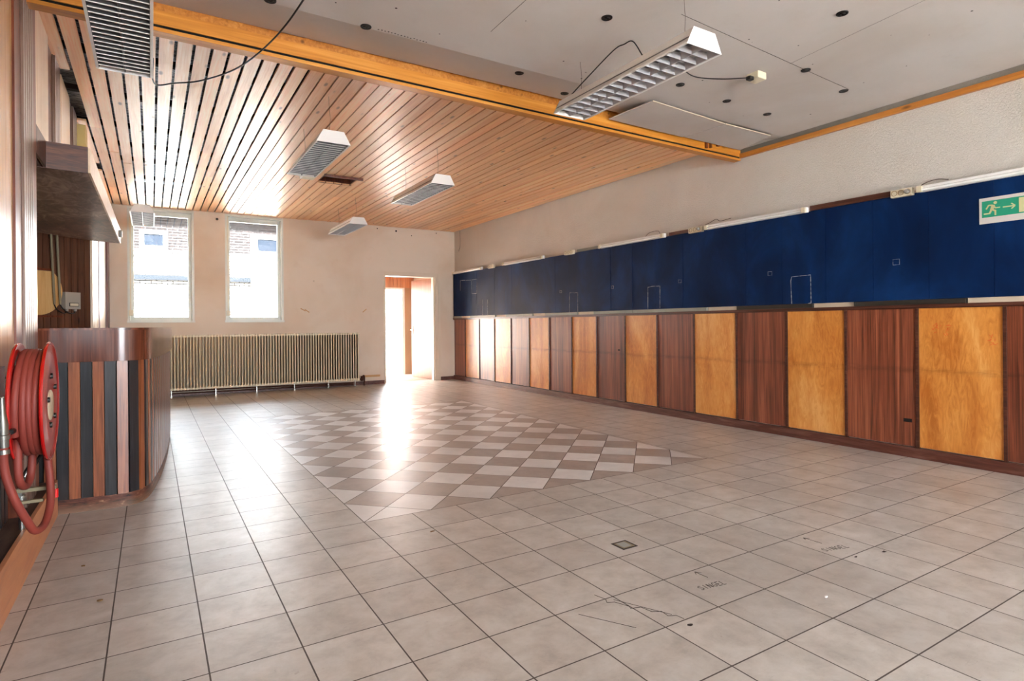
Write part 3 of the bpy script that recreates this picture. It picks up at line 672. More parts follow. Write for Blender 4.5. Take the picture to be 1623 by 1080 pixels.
# chipped outlines left by removed fittings
rr = random.Random(11)
def outline(pts, wd, dens, nm='chipped_outline'):
    m_ = MB(); X_ = XR - .0572
    for (ya, za), (yc, zc_) in zip(pts, pts[1:]):
        L = math.hypot(yc - ya, zc_ - za); n = max(1, int(L / .02)); a_ = math.atan2(zc_ - za, yc - ya)
        for j in range(n):
            rr.random()
            t = (j + .5) / n; cy, cz = ya + (yc - ya) * t, za + (zc_ - za) * t; l_ = L / n * .55; w2 = wd * rr.uniform(.15, 1.1)
            m_.obox((X_, cy, cz), (.0006, 0, 0), (0, math.cos(a_) * l_, math.sin(a_) * l_), (0, -math.sin(a_) * w2, math.cos(a_) * w2))
    return m_.build(nm, 'chip_white', bb)
outline([(10.947, 1.866), (10.943, 2.078), (10.485, 2.052), (10.217, 2.053), (10.222, 1.772), (10.43, 1.777), (10.443, 2.035)], .004, .6)
outline([(10.0, 1.342), (9.995, 1.639)], .004, .9); outline([(9.789, 1.636), (9.794, 1.346)], .004, .9)
outline([(7.219, 1.335), (7.215, 1.631), (7.007, 1.624), (7.011, 1.336)], .002, .7)
outline([(5.549, 1.344), (5.546, 1.62), (5.468, 1.629), (5.335, 1.624), (5.338, 1.346)], .003, .8)
outline([(3.55, 1.342), (3.558, 1.568), (3.548, 1.609), (3.35, 1.614), (3.347, 1.342), (3.376, 1.336)], .0035, .85)
for (y1, z1, y0, z0) in [(5.03, 1.68, 4.984, 1.645), (3.813, 1.681, 3.768, 1.642), (2.605, 1.689, 2.553, 1.642), (7.464, 1.68, 7.417, 1.645), (6.247, 1.68, 6.209, 1.642)]:
    outline([(y0, z0), (y0, z1), (y1, z1), (y1, z0), (y0, z0)], .0014, .7)
# loose pale / black strips under the blue boards
st = [11.27, 10.91, 10.51, 9.49, 9.1, 8.24, 7.87, 7.02, 6.64, 5.83, 4.6, 4.2, 3.33, 2.94, 2.07, .6]
sm = ['grey_strip', 'pale_strip', 'grey_strip', 'pale_strip', 'grey_strip', 'pale_strip', 'grey_strip', 'pale_strip', 'grey_strip', 'grey_strip', 'pale_strip', 'black_strip', 'pale_strip', 'black_strip', 'pale_strip']
for i in range(15):
    thick = .05 if sm[i] != 'pale_strip' else .03
    MB().box(XR - thick - .012, XR - .001, st[i + 1] + .003, st[i] - .003, 1.2955, 1.335).build('bottom_strip', sm[i], bb)

# fluorescent battens and socket strips over the boards
def batten(y1, y0, label):
    t = thing('fluorescent_batten', label, 'light', (XR - .08, (y0 + y1) / 2, 2.22), 'slim fluorescent battens above the blue boards')
    MB().bevel_box(XR - .098, XR - .060, y0, y1, 2.222, 2.272, .004).build('housing', 'white_metal', t)
    MB().tube([(XR - .112, y0 + .04, 2.236), (XR - .112, y1 - .04, 2.236)], .0125, 12).build('tube', 'tube_glass', t)
    MB().bevel_box(XR - .128, XR - .0985, y0, y0 + .04, 2.218, 2.268, .003).build('lamp_holder', 'cream_plastic', t)
    MB().bevel_box(XR - .128, XR - .0985, y1 - .04, y1, 2.218, 2.268, .003).build('lamp_holder', 'cream_plastic', t)
batten(11.2, 9.95, 'white fluorescent batten nearest the back corner above the blue boards')
batten(9.13, 7.86, 'white fluorescent batten above the blue boards, second from the back corner')
batten(6.45, 5.22, 'white fluorescent batten above the blue boards, just left of the hanging lamp in view')
batten(4.58, 3.36, 'white fluorescent batten above the blue boards, ending where the dark gap begins')
batten(2.39, 1.10, 'white fluorescent batten above the exit sign, nearest the camera')
def sockets(y1, y0, label, n=3, plug=False):
    t = thing('socket_strip', label, 'socket strip', (XR - .04, (y0 + y1) / 2, 2.225), 'cream socket strips above the blue boards')
    MB().bevel_box(XR - .104, XR - .060, y0, y1, 2.212, 2.276, .006).build('body', 'cream_plastic', t)
    w_ = (y1 - y0) / n
    for i in range(n):
        cy = y1 - w_ * (i + .5) * .92 - .005; c = (XR - .1045, cy, 2.246)
        MB().lathe([(.023, 0), (.023, -.002), (.020, -.002), (.018, .004), (.0, .004)], c, (1, 0, 0), 20).build('socket', 'brown_plastic', t)
        if plug and i == n - 1:
            MB().lathe([(0, -.03), (.014, -.03), (.018, -.02), (.018, 0)], c, (1, 0, 0), 16).build('plug', 'grey_plastic', t)
sockets(9.69, 9.48, 'small cream socket strip between the two battens farthest back')
sockets(7.28, 7.06, 'cream socket strip above the blue boards right of the second batten')
sockets(4.83, 4.63, 'cream socket strip left of the batten that ends at the dark gap', plug=True)
sockets(2.60, 2.43, 'cream three-hole socket strip with grey plug near the exit sign', plug=True)
tag(MB().box(XR - .06, XR - .001, 2.61, 3.35, 2.235, 2.283).build('timber_batten', 'dark_trim'), 'bare dark timber batten above the blue boards near the exit sign', 'batten')
tag(MB().box(XR - .03, XR - .001, 6.48, 7.05, 2.24, 2.28).build('timber_batten', 'grey_strip'), 'bare grey backing strip above the blue boards near the wall middle', 'batten')
tag(MB().box(XR - .03, XR - .001, 4.84, 5.2, 2.24, 2.28).build('timber_batten', 'skirting'), 'bare brown backing strip left of the fluorescent batten with the dark gap', 'batten')
def wirecurl(pts, label):
    tag(MB().tube(bez(pts, 6), .003, 6).build('loose_wire', 'wire'), label, 'wire', 'loose wires on the right wall')
wirecurl([(XR - .085, 4.6, 2.28), (XR - .03, 4.57, 2.31), (XR - .012, 4.5, 2.34), (XR - .012, 4.44, 2.31), (XR - .012, 4.3, 2.32)], 'thin curled wire above socket strip left of the dark gap')
wirecurl([(XR - .085, 2.37, 2.28), (XR - .02, 2.35, 2.31), (XR - .012, 2.28, 2.32), (XR - .02, 2.2, 2.30)], 'thin curled wire above the batten over the exit sign')
wirecurl([(XR - .085, 5.3, 2.28), (XR - .02, 5.4, 2.33), (XR - .012, 5.55, 2.33), (XR - .02, 5.62, 2.29)], 'thin looped wire above the batten left of the hanging lamp')
wirecurl([(XR - .008, 11.04, 3.12), (XR - .006, 11.04, 2.9), (XR - .006, 11.05, 2.78), (XR - .01, 11.10, 2.70)], 'thin wire hanging from the plank ceiling in the back corner')

# exit sign
es = thing('exit_sign', 'green and white running man exit sign with arrow on the blue boards', 'sign', (XR - .06, 1.8, 1.9))
MB().box(XR - .062, XR - .0573, 1.62, 1.98, 1.898, 2.095).build('sign_plate', 'sign_white', es)
MB().box(XR - .063, XR - .0622, 1.665, 1.963, 1.945, 2.070).build('green_field', 'sign_green', es)
def sg(poly, nm, mat='sign_glow', yo=1.963, zo=1.945, s_=.125, x=XR - .0634):
    # poly in units of the field height, u to the right in the photo (= -Y), v up
    n_ = len(poly); vs = [(x, yo - u * s_, zo + v * s_) for u, v in poly] + [(x - .0008, yo - u * s_, zo + v * s_) for u, v in poly]
    return MB().add(vs, [list(range(n_)), list(range(n_, 2 * n_))[::-1]] + [(i, (i + 1) % n_, n_ + (i + 1) % n_, n_ + i) for i in range(n_)])
def limb(p, q, w_):
    dx, dy = q[0] - p[0], q[1] - p[1]; L = math.hypot(dx, dy); nx, ny = -dy / L * w_ / 2, dx / L * w_ / 2
    return [(p[0] + nx, p[1] + ny), (q[0] + nx, q[1] + ny), (q[0] - nx, q[1] - ny), (p[0] - nx, p[1] - ny)]
m_ = sg([(.68 + .09 * math.cos(a * .52), .84 + .09 * math.sin(a * .52)) for a in range(12)], '')
for p_, q_, w_ in [((.58, .72), (.50, .42), .17), ((.55, .70), (.35, .72), .08), ((.36, .74), (.22, .50), .08), ((.60, .66), (.68, .52), .08), ((.66, .52), (.92, .52), .07),
                   ((.52, .44), (.70, .34), .10), ((.68, .37), (.68, .08), .09), ((.48, .42), (.40, .24), .10), ((.43, .22), (.10, .22), .08)]:
    q = sg(limb(p_, q_, w_), ''); m_.add(q.v, q.f)
m_.build('running_man', 'sign_glow', es)
m_ = MB()
for p_, q_ in [((1.05, .50), (1.62, .50)), ((1.46, .66), (1.64, .50)), ((1.46, .34), (1.64, .50))]:
    q = sg(limb(p_, q_, .07), ''); m_.add(q.v, q.f)
m_.build('arrow', 'sign_glow', es)
sg([(1.82, .07), (2.30, .07), (2.30, .93), (1.82, .93)], '').build('door_symbol', 'sign_glow', es)

# ================================================================ CEILING FITTINGS
def lamp(x, y0, label, blades, L=1.25, W=.28, z=2.70, bm='louvre'):
    t = thing('louvre_lamp', label, 'ceiling lamp', (x + W / 2, y0 + L / 2, z), 'hanging white louvre lamps'); x1 = x + W; y1 = y0 + L
    th = .003; zt = z + .10; i_ = .055
    m_ = MB()
    m_.add([(x, y0, z), (x, y1, z), (x + i_, y1, zt), (x + i_, y0, zt), (x1, y0, z), (x1, y1, z), (x1 - i_, y1, zt), (x1 - i_, y0, zt)], [(0, 1, 2, 3), (4, 7, 6, 5), (3, 2, 6, 7)])
    m_.add([(x + th, y0, z), (x + th, y1, z), (x + i_ + th, y1, zt - th), (x + i_ + th, y0, zt - th), (x1 - th, y0, z), (x1 - th, y1, z), (x1 - i_ - th, y1, zt - th), (x1 - i_ - th, y0, zt - th)], [(3, 2, 1, 0), (5, 6, 7, 4), (7, 6, 2, 3)])
    m_.box(x - .004, x + .010, y0, y1, z - .004, z + .002).box(x1 - .010, x1 + .004, y0, y1, z - .004, z + .002)
    m_.build('housing', 'white_metal', t)
    for y in (y0, y1):
        s_ = -1 if y == y0 else 1; a_ = y + s_ * .001; c_ = y + s_ * .004
        pr = [(x - .003, z - .004), (x1 + .003, z - .004), (x1 - i_ + .002, zt + .002), (x + i_ - .002, zt + .002)]
        MB().extrude_profile(pr, min(a_, c_), max(a_, c_)).build('end_cap', 'white_metal', t)
    m_ = MB()
    xm = (x + x1) / 2
    m_.extrude_profile([(xm - .003, z), (xm + .003, z), (xm + .013, z + .045), (xm - .013, z + .045)], y0 + .004, y1 - .004)
    st_ = (L - .01) / blades; ed = MB()
    for i in range(1, blades):
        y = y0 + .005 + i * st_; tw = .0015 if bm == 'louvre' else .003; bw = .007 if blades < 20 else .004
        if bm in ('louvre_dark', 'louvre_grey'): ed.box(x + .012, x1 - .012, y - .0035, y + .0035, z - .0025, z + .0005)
        for xa, xb in ((x + .012, xm - .006), (xm + .006, x1 - .012)):
            # V-section cross blade
            m_.add([(xa, y - tw, z), (xb, y - tw, z), (xb, y + tw, z), (xa, y + tw, z), (xa + .006, y - bw, z + .035), (xb - .002, y - bw, z + .035), (xb - .002, y + bw, z + .035), (xa + .006, y + bw, z + .035)],
                   [(3, 2, 1, 0), (4, 5, 6, 7), (0, 1, 5, 4), (1, 2, 6, 5), (2, 3, 7, 6), (3, 0, 4, 7)])
    # curved side reflectors
    m_.add([(x + .010, y0 + .004, z + .001), (x + .010, y1 - .004, z + .001), (x + .03, y1 - .004, z + .05), (x + .03, y0 + .004, z + .05)], [(0, 1, 2, 3)])
    m_.add([(x1 - .010, y0 + .004, z + .001), (x1 - .010, y1 - .004, z + .001), (x1 - .03, y1 - .004, z + .05), (x1 - .03, y0 + .004, z + .05)], [(3, 2, 1, 0)])
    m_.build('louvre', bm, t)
    if ed.v: ed.build('blade_edges', 'white_metal', t)  # white strips stand in for light on the lower blade edges
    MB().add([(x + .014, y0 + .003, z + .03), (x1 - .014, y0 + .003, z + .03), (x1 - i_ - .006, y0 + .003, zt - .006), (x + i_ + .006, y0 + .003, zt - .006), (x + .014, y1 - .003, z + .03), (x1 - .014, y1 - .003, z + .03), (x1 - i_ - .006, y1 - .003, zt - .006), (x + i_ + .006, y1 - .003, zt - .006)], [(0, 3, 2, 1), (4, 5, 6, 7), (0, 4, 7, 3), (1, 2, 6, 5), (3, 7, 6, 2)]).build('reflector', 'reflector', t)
    for xx in (x + .085, x1 - .085): MB().tube([(xx, y0 + .02, z + .068), (xx, y1 - .02, z + .068)], .013, 10).build('tube', 'tube_glass', t)
    zc_ = ZW + .01 if y0 > 4.1 else ZG
    for yy in (y0 + .14, y1 - .14):
        m_ = MB(); m_.tube([(xm, yy, zt), (xm + .01, yy + .004, zt + .15), (xm - .005, yy, zc_)], .0012, 5)
        m_.build('suspension_wire', 'wire', t)
    return t
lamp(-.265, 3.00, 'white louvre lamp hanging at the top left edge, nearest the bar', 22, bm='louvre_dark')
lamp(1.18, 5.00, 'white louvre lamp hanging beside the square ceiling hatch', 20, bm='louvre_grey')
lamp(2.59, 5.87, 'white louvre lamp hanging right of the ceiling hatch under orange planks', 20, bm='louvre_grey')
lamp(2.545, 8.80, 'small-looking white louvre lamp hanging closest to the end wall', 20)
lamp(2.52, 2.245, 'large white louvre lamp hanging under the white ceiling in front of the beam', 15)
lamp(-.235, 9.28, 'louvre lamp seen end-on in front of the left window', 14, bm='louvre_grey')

# cables
tag(MB().tube(bez([(.02, 4.20, 2.80), (.03, 4.60, 2.79), (.15, 4.69, 2.85), (.31, 4.60, 2.87), (.50, 4.22, 2.86), (.62, 3.62, 2.83), (.70, 3.15, 2.88), (.80, 2.6, 3.045)], 8), .005, 8).build('hanging_cable', 'black_cable'),
    'black cable drooping from the top left lamp across the beam', 'cable')
tag(MB().tube(bez([(2.58, 3.36, 2.803), (2.62, 3.25, 2.88), (2.70, 3.05, 3.02), (2.735, 2.98, 3.043), (2.74, 2.9, 3.03), (2.71, 2.78, 2.88), (2.68, 2.70, 2.803)], 8), .004, 8).build('lamp_cable', 'black_cable'),
    'black cable looping from the ceiling to the large lamp', 'cable')
tag(MB().tube(bez([(2.77, 2.60, 2.79), (2.95, 2.68, 2.82), (3.2, 2.78, 2.85), (3.55, 2.84, 2.93), (3.84, 2.84, 3.0)], 8), .004, 8).build('lamp_cable', 'black_cable'),
    'black cable from the large lamp to the ceiling socket box', 'cable')
cs = thing('ceiling_socket_box', 'square cream socket box on the white ceiling with black plug', 'socket', (3.93, 2.83, ZG - .06))
MB().bevel_box(3.885, 3.985, 2.78, 2.88, ZG - .055, ZG - .001, .006).build('box', 'cream_plastic', cs)
MB().bevel_box(3.835, 3.884, 2.812, 2.852, ZG - .068, ZG - .038, .008).build('plug', 'black_cable', cs)

anc = [(2.415, 2.784), (1.17, 3.645), (2.388, 3.757), (2.96, 3.953), (3.59, 3.27), (4.2, 3.31), (4.786, 3.334), (3.627, 2.007), (4.203, 2.602), (4.85, 2.678), (.6, 3.63)]
alab = ['dark round ceiling anchor left of the large lamp, ringed by screw holes', 'dark round ceiling anchor with a row of small holes beside it', 'dark round ceiling anchor close above the beam middle',
        'dark round ceiling anchor half hidden behind the large lamp end', 'dark round ceiling anchor just right of the large lamp', 'dark round ceiling anchor in the middle of the row right of the large lamp',
        'dark round ceiling anchor nearest the corner of beam and right wall', 'dark round ceiling anchor at the top edge of the photo, right side', 'dark round ceiling anchor on the long ceiling joint',
        'dark round ceiling anchor at the right end of the ceiling joint', 'dark round ceiling anchor at the top edge above the drooping cable']
for (x, y), lb in zip(anc, alab):
    z = ZG if y < 3.66 else ZG + (y - 3.66) / .46 * .06
    tag(MB().lathe([(.0, -.004), (.008, -.004), (.009, -.008), (.017, -.008), (.018, -.003), (.026, -.003), (.027, -.006), (.034, -.005), (.035, 0)], (x, y, z), (0, 0, 1), 24).build('ceiling_anchor', 'dark_steel'),
        lb, 'anchor', 'dark round anchors in the white ceiling')

# lower access boards at the beam corner
def cboard(poly, z0, z1, label):
    t = thing('access_board', label, 'ceiling board', (poly[0][0], poly[0][1], z0), 'loose boards by the beam corner')
    MB().prism(poly, z0, z1).build('board', 'gypsum', t)
    m_ = MB(); n_ = len(poly)
    p, q = Vector((*poly[0], 0)), Vector((*poly[1], 0)); d_ = (q - p); s_ = Vector((d_.y, -d_.x, 0)).normalized()
    m_.obox((p + q) / 2 + s_ * .003 + Vector((0, 0, (z0 + z1) / 2)), d_ / 2, s_ * .003, (0, 0, (z1 - z0) / 2)); m_.build('bare_edge', 'pale_strip', t)
cboard([(3.60, 3.585), (4.60, 3.655), (4.55, 4.12), (3.57, 4.10)], ZG - .030, ZG - .020, 'larger loose ceiling board beside the beam, pale yellow edge')
cboard([(4.62, 3.66), (5.30, 3.665), (5.45, 4.13), (4.57, 4.12)], ZG - .026, ZG - .016, 'smaller loose ceiling board in the corner of beam and right wall')

# square hatch in the plank ceiling
ht = thing('ceiling_hatch', 'open square hole with rust brown rim in the plank ceiling', 'hatch', (2.2, 8.0, ZW))
MB().box(1.93, 2.44, 7.77, 7.80, ZW - .03, ZW + .03).build('front_rim', 'rust_board', ht)
MB().box(1.96, 2.42, 8.245, 8.255, ZW - .004, 3.29).box(1.965, 1.975, 7.81, 8.245, ZW + .02, 3.29).box(2.405, 2.415, 7.81, 8.245, ZW + .02, 3.29).build('shaft', 'rust_board', ht)
# cream detector box by the hatch
tag(MB().bevel_box(1.66, 1.84, 7.80, 8.0, ZW - .05, ZW - .003, .02).build('detector_box', 'cream_plastic'), 'small cream box on the plank ceiling behind the lamp beside the hatch', 'detector')

# ================================================================ BAR
cn = thing('bar_counter', 'curved bar counter clad in black and brown vertical slats with rosewood band', 'bar counter', (-.3, 5.8, 0))
ctrl = [(-.60, 4.60, 0), (-.38, 4.575, 0), (-.22, 4.562, 0), (-.15, 4.568, 0), (-.088, 4.605, 0), (-.042, 4.70, 0), (-.01, 4.86, 0), (.014, 5.05, 0), (.056, 5.45, 0), (.10, 6.08, 0), (.135, 6.8, 0), (.155, 7.4, 0)]
path = bez(ctrl, 30)
def resample(pts, step):
    out = [(pts[0], (pts[1] - pts[0]).normalized())]; acc = 0; nxt = step
    for a_, c_ in zip(pts, pts[1:]):
        L = (c_ - a_).length
        while acc + L >= nxt: t = (nxt - acc) / L; out.append((a_ + (c_ - a_) * t, (c_ - a_).normalized())); nxt += step
        acc += L
    return out
def offs(pts, d_): 
    out = []
    for i, p in enumerate(pts):
        t = (pts[min(i + 1, len(pts) - 1)] - pts[max(i - 1, 0)]).normalized(); out.append(p + Vector((t.y, -t.x, 0)) * d_)
    return out
def ribbon(pts, d0, d1, z0, z1):
    a_, c_ = offs(pts, d0), offs(pts, d1); n_ = len(pts); vs = [(p.x, p.y, z) for z in (z0, z1) for L_ in (a_, c_) for p in L_]
    fs = []
    for i in range(n_ - 1):
        fs += [(i, i + 1, n_ + i + 1, n_ + i), (2 * n_ + i, 3 * n_ + i, 3 * n_ + i + 1, 2 * n_ + i + 1), (i, 2 * n_ + i, 2 * n_ + i + 1, i + 1), (n_ + i, n_ + i + 1, 3 * n_ + i + 1, 3 * n_ + i)]
    fs += [(0, n_, 3 * n_, 2 * n_), (n_ - 1, 3 * n_ - 1, 4 * n_ - 1, 2 * n_ - 1)]
    return MB().add(vs, fs, True)
ribbon(path, -.035, -.018, .01, 1.12).build('carcass', 'black_gap', cn)
ribbon(path, -.013, .010, .0, .086).build('kickboard', 'kick', cn)
ribbon(path, .014, .034, .943, 1.142).build('fascia_band', 'rosewood', cn)
ribbon(path, .030, .0352, 1.142, 1.156).build('top_edge', 'rosewood', cn)
inner = [(-.25, 7.4), (-.28, 6.3), (-.33, 5.6), (-.42, 5.15), (-.56, 5.08), (-.60, 5.08)]
tp = [(p.x, p.y) for p in offs(path, .030)[::6]] + inner
MB().prism(tp, 1.142, 1.1555).build('countertop', 'rosewood_h', cn)
st_ = resample(path, .0625)[1:]
for i, (p, t) in enumerate(st_[:-1]):
    nn = Vector((t.y, -t.x, 0)); sm_ = 'slat_brown' if i % 2 == 0 else 'slat_black'
    hw = .0295 if i < 8 else .0215; th = .011 if i < 8 else .014
    c = p + nn * .001; m_ = MB()
    m_.obox((c.x, c.y, .087 + .428), t * hw, nn * th, Vector((0, 0, .428)))
    m_.build('slat', sm_, cn)
MB().box(.188, .1895, 6.15, 6.24, .97, 1.05).build('paper_sticker', 'paper', cn)

# canopy above the bar
cp = thing('bar_canopy', 'wedge-shaped brown canopy over the bar, white side and dark underside', 'canopy', (-.5, 6.5, 2.2))
MB().prism([(-.60, 4.835), (-.357, 4.855), (-.33, 8.745), (-.62, 8.60), (-1.3, 7.9), (-1.3, 4.5), (-.60, 4.5)], 2.2, 2.212).build('soffit', 'soffit', cp)
MB().prism([(-.618, 4.815), (-.355, 4.845), (-.357, 4.858), (-.618, 4.83)], 2.196, 2.37).build('front_board', 'rosewood_h', cp)
MB().prism([(-.5885, 4.44), (-.5745, 4.44), (-.5745, 4.83), (-.5885, 4.83)], 2.2, 2.37).build('wall_side_board', 'rosewood_h', cp)
MB().prism([(-.343, 4.8585), (-.318, 8.75), (-.331, 8.75), (-.356, 4.8585)], 2.2, 2.365).build('side_board', 'pale_board', cp)
MB().prism([(-.332, 8.745), (-.345, 8.752), (-.61, 8.61), (-.605, 8.598)], 2.2125, 2.36).build('end_board', 'pale_board', cp)
tag(MB().bevel_box(-.322, -.285, 8.25, 8.36, 2.225, 2.30, .004).build('sensor_box', 'grey_plastic'), 'small grey box on the white side of the bar canopy', 'sensor')
tag(MB().box(-.59, -.52, 6.85, 7.05, 2.70, 3.08).build('timber_offcut', 'pale_yellow'), 'pale yellow timber offcut in the ceiling hole above the canopy', 'timber')

# things in the recess
def al(s_, z, out=0.0):
    p = A + e * (SA + s_) + nrm * out; return Vector((p.x, p.y, z))
ds = thing('round_board', 'honey-coloured round wooden board on the recess wall behind the bar', 'board', al(-.17, 1.3))
m_ = MB(); c = al(-.17, 1.567, .02); R_ = .265
pts = [(math.cos(math.pi * 2 * i / 64) * R_, min(math.sin(math.pi * 2 * i / 64) * R_, .222)) for i in range(64)]; n_ = len(pts)
vs = [c + e * u_ + Vector((0, 0, v_)) for u_, v_ in pts] + [c + nrm * .02 + e * u_ + Vector((0, 0, v_)) for u_, v_ in pts]
m_.add(vs, [list(range(n_)), list(range(n_, 2 * n_))[::-1]] + [(i, (i + 1) % n_, n_ + (i + 1) % n_, n_ + i) for i in range(n_)])
m_.build('board', 'disc_wood', ds)
MB().obox(al(-.17, 1.803, .03), e * .16, nrm * .03, (0, 0, .012)).build('shelf', 'rust_board', ds)
MB().obox(al(-.08, 1.288, .012), e * .19, nrm * .011, (0, 0, .010)).build('lower_rail', 'rust_board', ds)
for s_, lb in ((-.054, 'left beige conduit pipe running down the recess wall'), (.012, 'right beige conduit pipe running down the recess wall')):
    tag(MB().tube([al(s_ - .005, 2.195, .075), al(s_ + .012, 1.8, .075), al(s_ + .028, 1.42, .075)], .012, 10).build('conduit_pipe', 'khaki'), lb, 'pipe', 'conduit pipes behind the bar')
jb = thing('junction_box', 'grey junction box with small label on the recess wall behind the bar', 'junction box', al(.205, 1.375))
MB().obox(al(.205, 1.471, .03), e * .092, nrm * .03, (0, 0, .096)).build('housing', 'grey_box', jb)
MB().obox(al(.215, 1.425, .062), e * .056, nrm * .002, (0, 0, .021)).build('label_frame', 'black_cable', jb)
MB().obox(al(.215, 1.425, .065), e * .050, nrm * .001, (0, 0, .015)).build('label', 'cream_plastic', jb)
MB().tube([al(.155, 1.374, .03), al(.155, 1.350, .03)], .015, 10).tube([al(.255, 1.374, .03), al(.255, 1.350, .03)], .015, 10).build('cable_gland', 'grey_box', jb)
tag(MB().tube(bez([al(-.026, 1.418, .075), al(.0, 1.37, .07), al(.06, 1.335, .06), al(.12, 1.325, .035), al(.155, 1.348, .03)], 8), .006, 8).build('cable', 'black_cable'), 'black cable from the left conduit to the junction box', 'cable')
tag(MB().tube(bez([al(.040, 1.418, .075), al(.07, 1.375, .075), al(.13, 1.335, .07), al(.22, 1.325, .045), al(.255, 1.348, .03)], 8), .006, 8).build('cable', 'black_cable'), 'black cable from the right conduit to the junction box', 'cable')

# ================================================================ FIRE HOSE REEL
hr = thing('fire_hose_reel', 'red fire hose reel with coiled hose on the left wall by the bar', 'fire hose reel', (-.45, 3.4, .5))
CY, CZ, RD = 3.37, .828, .262
def disc(x, face, nm, mat):
    s_ = face
    pr = [(.0, .0), (.085, .0), (.12, s_ * .006), (.19, s_ * .006), (.215, s_ * .0), (RD - .012, -s_ * .002), (RD, s_ * .006), (RD + .004, 0), (RD, -s_ * .006), (RD - .012, -s_ * .008), (.215, -s_ * .004), (.19, s_ * .002), (.12, s_ * .002), (.085, -s_ * .004), (0, -s_ * .004)]
    return MB().lathe(pr, (x, CY, CZ), (1, 0, 0), 64).build(nm, mat, hr)
fd = disc(-.395, 1, 'front_disc', 'reel_face'); bdsc = disc(-.503, -1, 'back_disc', 'reel_red')
MB().lathe([(RD - .006, -.004), (RD + .003, -.006), (RD + .006, 0), (RD + .003, .006), (RD - .006, .004)], (-.395, CY, CZ), (1, 0, 0), 64).build('rim', 'reel_red', fd)
MB().lathe([(.17, 0), (.17, .01), (.17, .105), (0, .105)], (-.51, CY, CZ), (1, 0, 0), 40).build('drum', 'reel_red', hr)
MB().lathe([(0, .004), (.06, .004), (.068, 0), (.07, -.006)], (-.391, CY, CZ - .02), (1, 0, 0), 32).build('hub', 'hub_beige', fd)
for k in range(5):
    a_ = 2 * math.pi * k / 5 + .5
    MB().lathe([(0, .012), (.012, .012), (.014, .0)], (-.393, CY + math.cos(a_) * .115, CZ + math.sin(a_) * .115), (1, 0, 0), 12).build('bolt', 'dark_steel', fd)
MB().box(-.565, -.51, CY - .03, CY + .03, CZ - .03, CZ + .03).box(-.574, -.564, CY - .08, CY + .08, CZ - .16, CZ + .16).build('wall_bracket', 'reel_red', hr)
# coiled hose: two layers
for lay, (Rr, ph, turns) in enumerate([(.195, 0, 4), (.224, 1.2, 3.4)]):
    pts = []
    N_ = int(turns * 48)
    for i in range(N_ + 1):
        t = i / N_; a_ = ph + 2 * math.pi * turns * t; xx = -.486 + .074 * (t if lay == 0 else 1 - t) + .003 * math.sin(a_ * 1.3)
        pts.append((xx, CY + math.cos(a_) * Rr, CZ + math.sin(a_) * Rr))
    MB().tube(pts, .0145, 10).build('hose_coil', 'hose_red', hr)
# loose hose loops and fittings
MB().tube(bez([(-.50, 3.02, .705), (-.50, 3.035, .60), (-.475, 3.05, .48), (-.44, 3.09, .37), (-.42, 3.14, .31), (-.40, 3.23, .31), (-.39, 3.31, .37), (-.395, 3.36, .46), (-.41, 3.39, .60)], 8), .0155, 12).build('hose_end', 'hose_red', hr)
MB().tube(bez([(-.49, 3.26, .68), (-.49, 3.24, .58), (-.485, 3.25, .50), (-.475, 3.31, .465), (-.465, 3.37, .50), (-.46, 3.39, .60)], 8), .0155, 12).build('hose_loop', 'hose_red', hr)
nz = MB().lathe([(.0, 0), (.019, 0), (.019, .03), (.023, .032), (.023, .05), (.019, .052), (.019, .09), (.012, .14), (.010, .20), (0, .20)], (-.50, 3.018, .69), (.0, -.12, 1), 20).build('nozzle', 'steel', hr)
MB().lathe([(.02, 0), (.021, .0), (.021, .018), (.02, .018)], (-.50, 3.022, .662), (0, 0, 1), 16).build('hose_clip', 'steel', hr)
MB().tube([(-.495, 3.018, .73), (-.49, 3.13, .735)], .005, 8).tube([(-.49, 3.10, .735), (-.488, 3.14, .735)], .011, 10).build('nozzle_lever', 'dark_steel', hr)
vl = thing('stop_valve', 'small chromed stop valve with dark handwheel beneath the hose reel', 'valve', (-.50, 3.45, .2))
MB().tube([(-.52, 3.52, .222), (-.52, 3.52, .44)], .011, 10).tube([(-.52, 3.45, .40), (-.52, 3.58, .40)], .014, 10).tube([(-.52, 3.52, .44), (-.50, 3.54, .49), (-.48, 3.52, .52)], .012, 10) \
    .lathe([(.0, -.02), (.018, -.02), (.02, 0), (.018, .02), (0, .02)], (-.52, 3.52, .36), (0, 0, 1), 12).lathe([(.0, -.02), (.018, -.02), (.02, 0), (.018, .02), (0, .02)], (-.52, 3.52, .45), (0, 1, 0), 12).build('valve_body', 'steel', vl)
wheel = [(-.455 + .012 * math.sin(a_ * .3307), 3.50 + .032 * math.cos(a_ * .3307), .545 + .03 * math.sin(a_ * .3307)) for a_ in range(20)]
MB().tube(wheel, .005, 8).tube([(-.48, 3.52, .52), (-.455, 3.50, .545)], .006, 8).build('handwheel', 'dark_steel', vl)
cl = thing('hose_guide', 'khaki hose guide bar with red tip holding the loose hose', 'bracket', (-.44, 3.42, .41))
MB().obox((-.455, 3.42, .425), (.075, .0, 0), (0, .012, 0), (0, 0, .008)).obox((-.47, 3.36, .385), (.05, .0, .0), (0, .01, 0), (0, 0, .006)).build('arm', 'khaki', cl)
MB().tube([(-.382, 3.42, .415), (-.382, 3.42, .375)], .010, 10).build('red_tip', 'bright_red', cl)

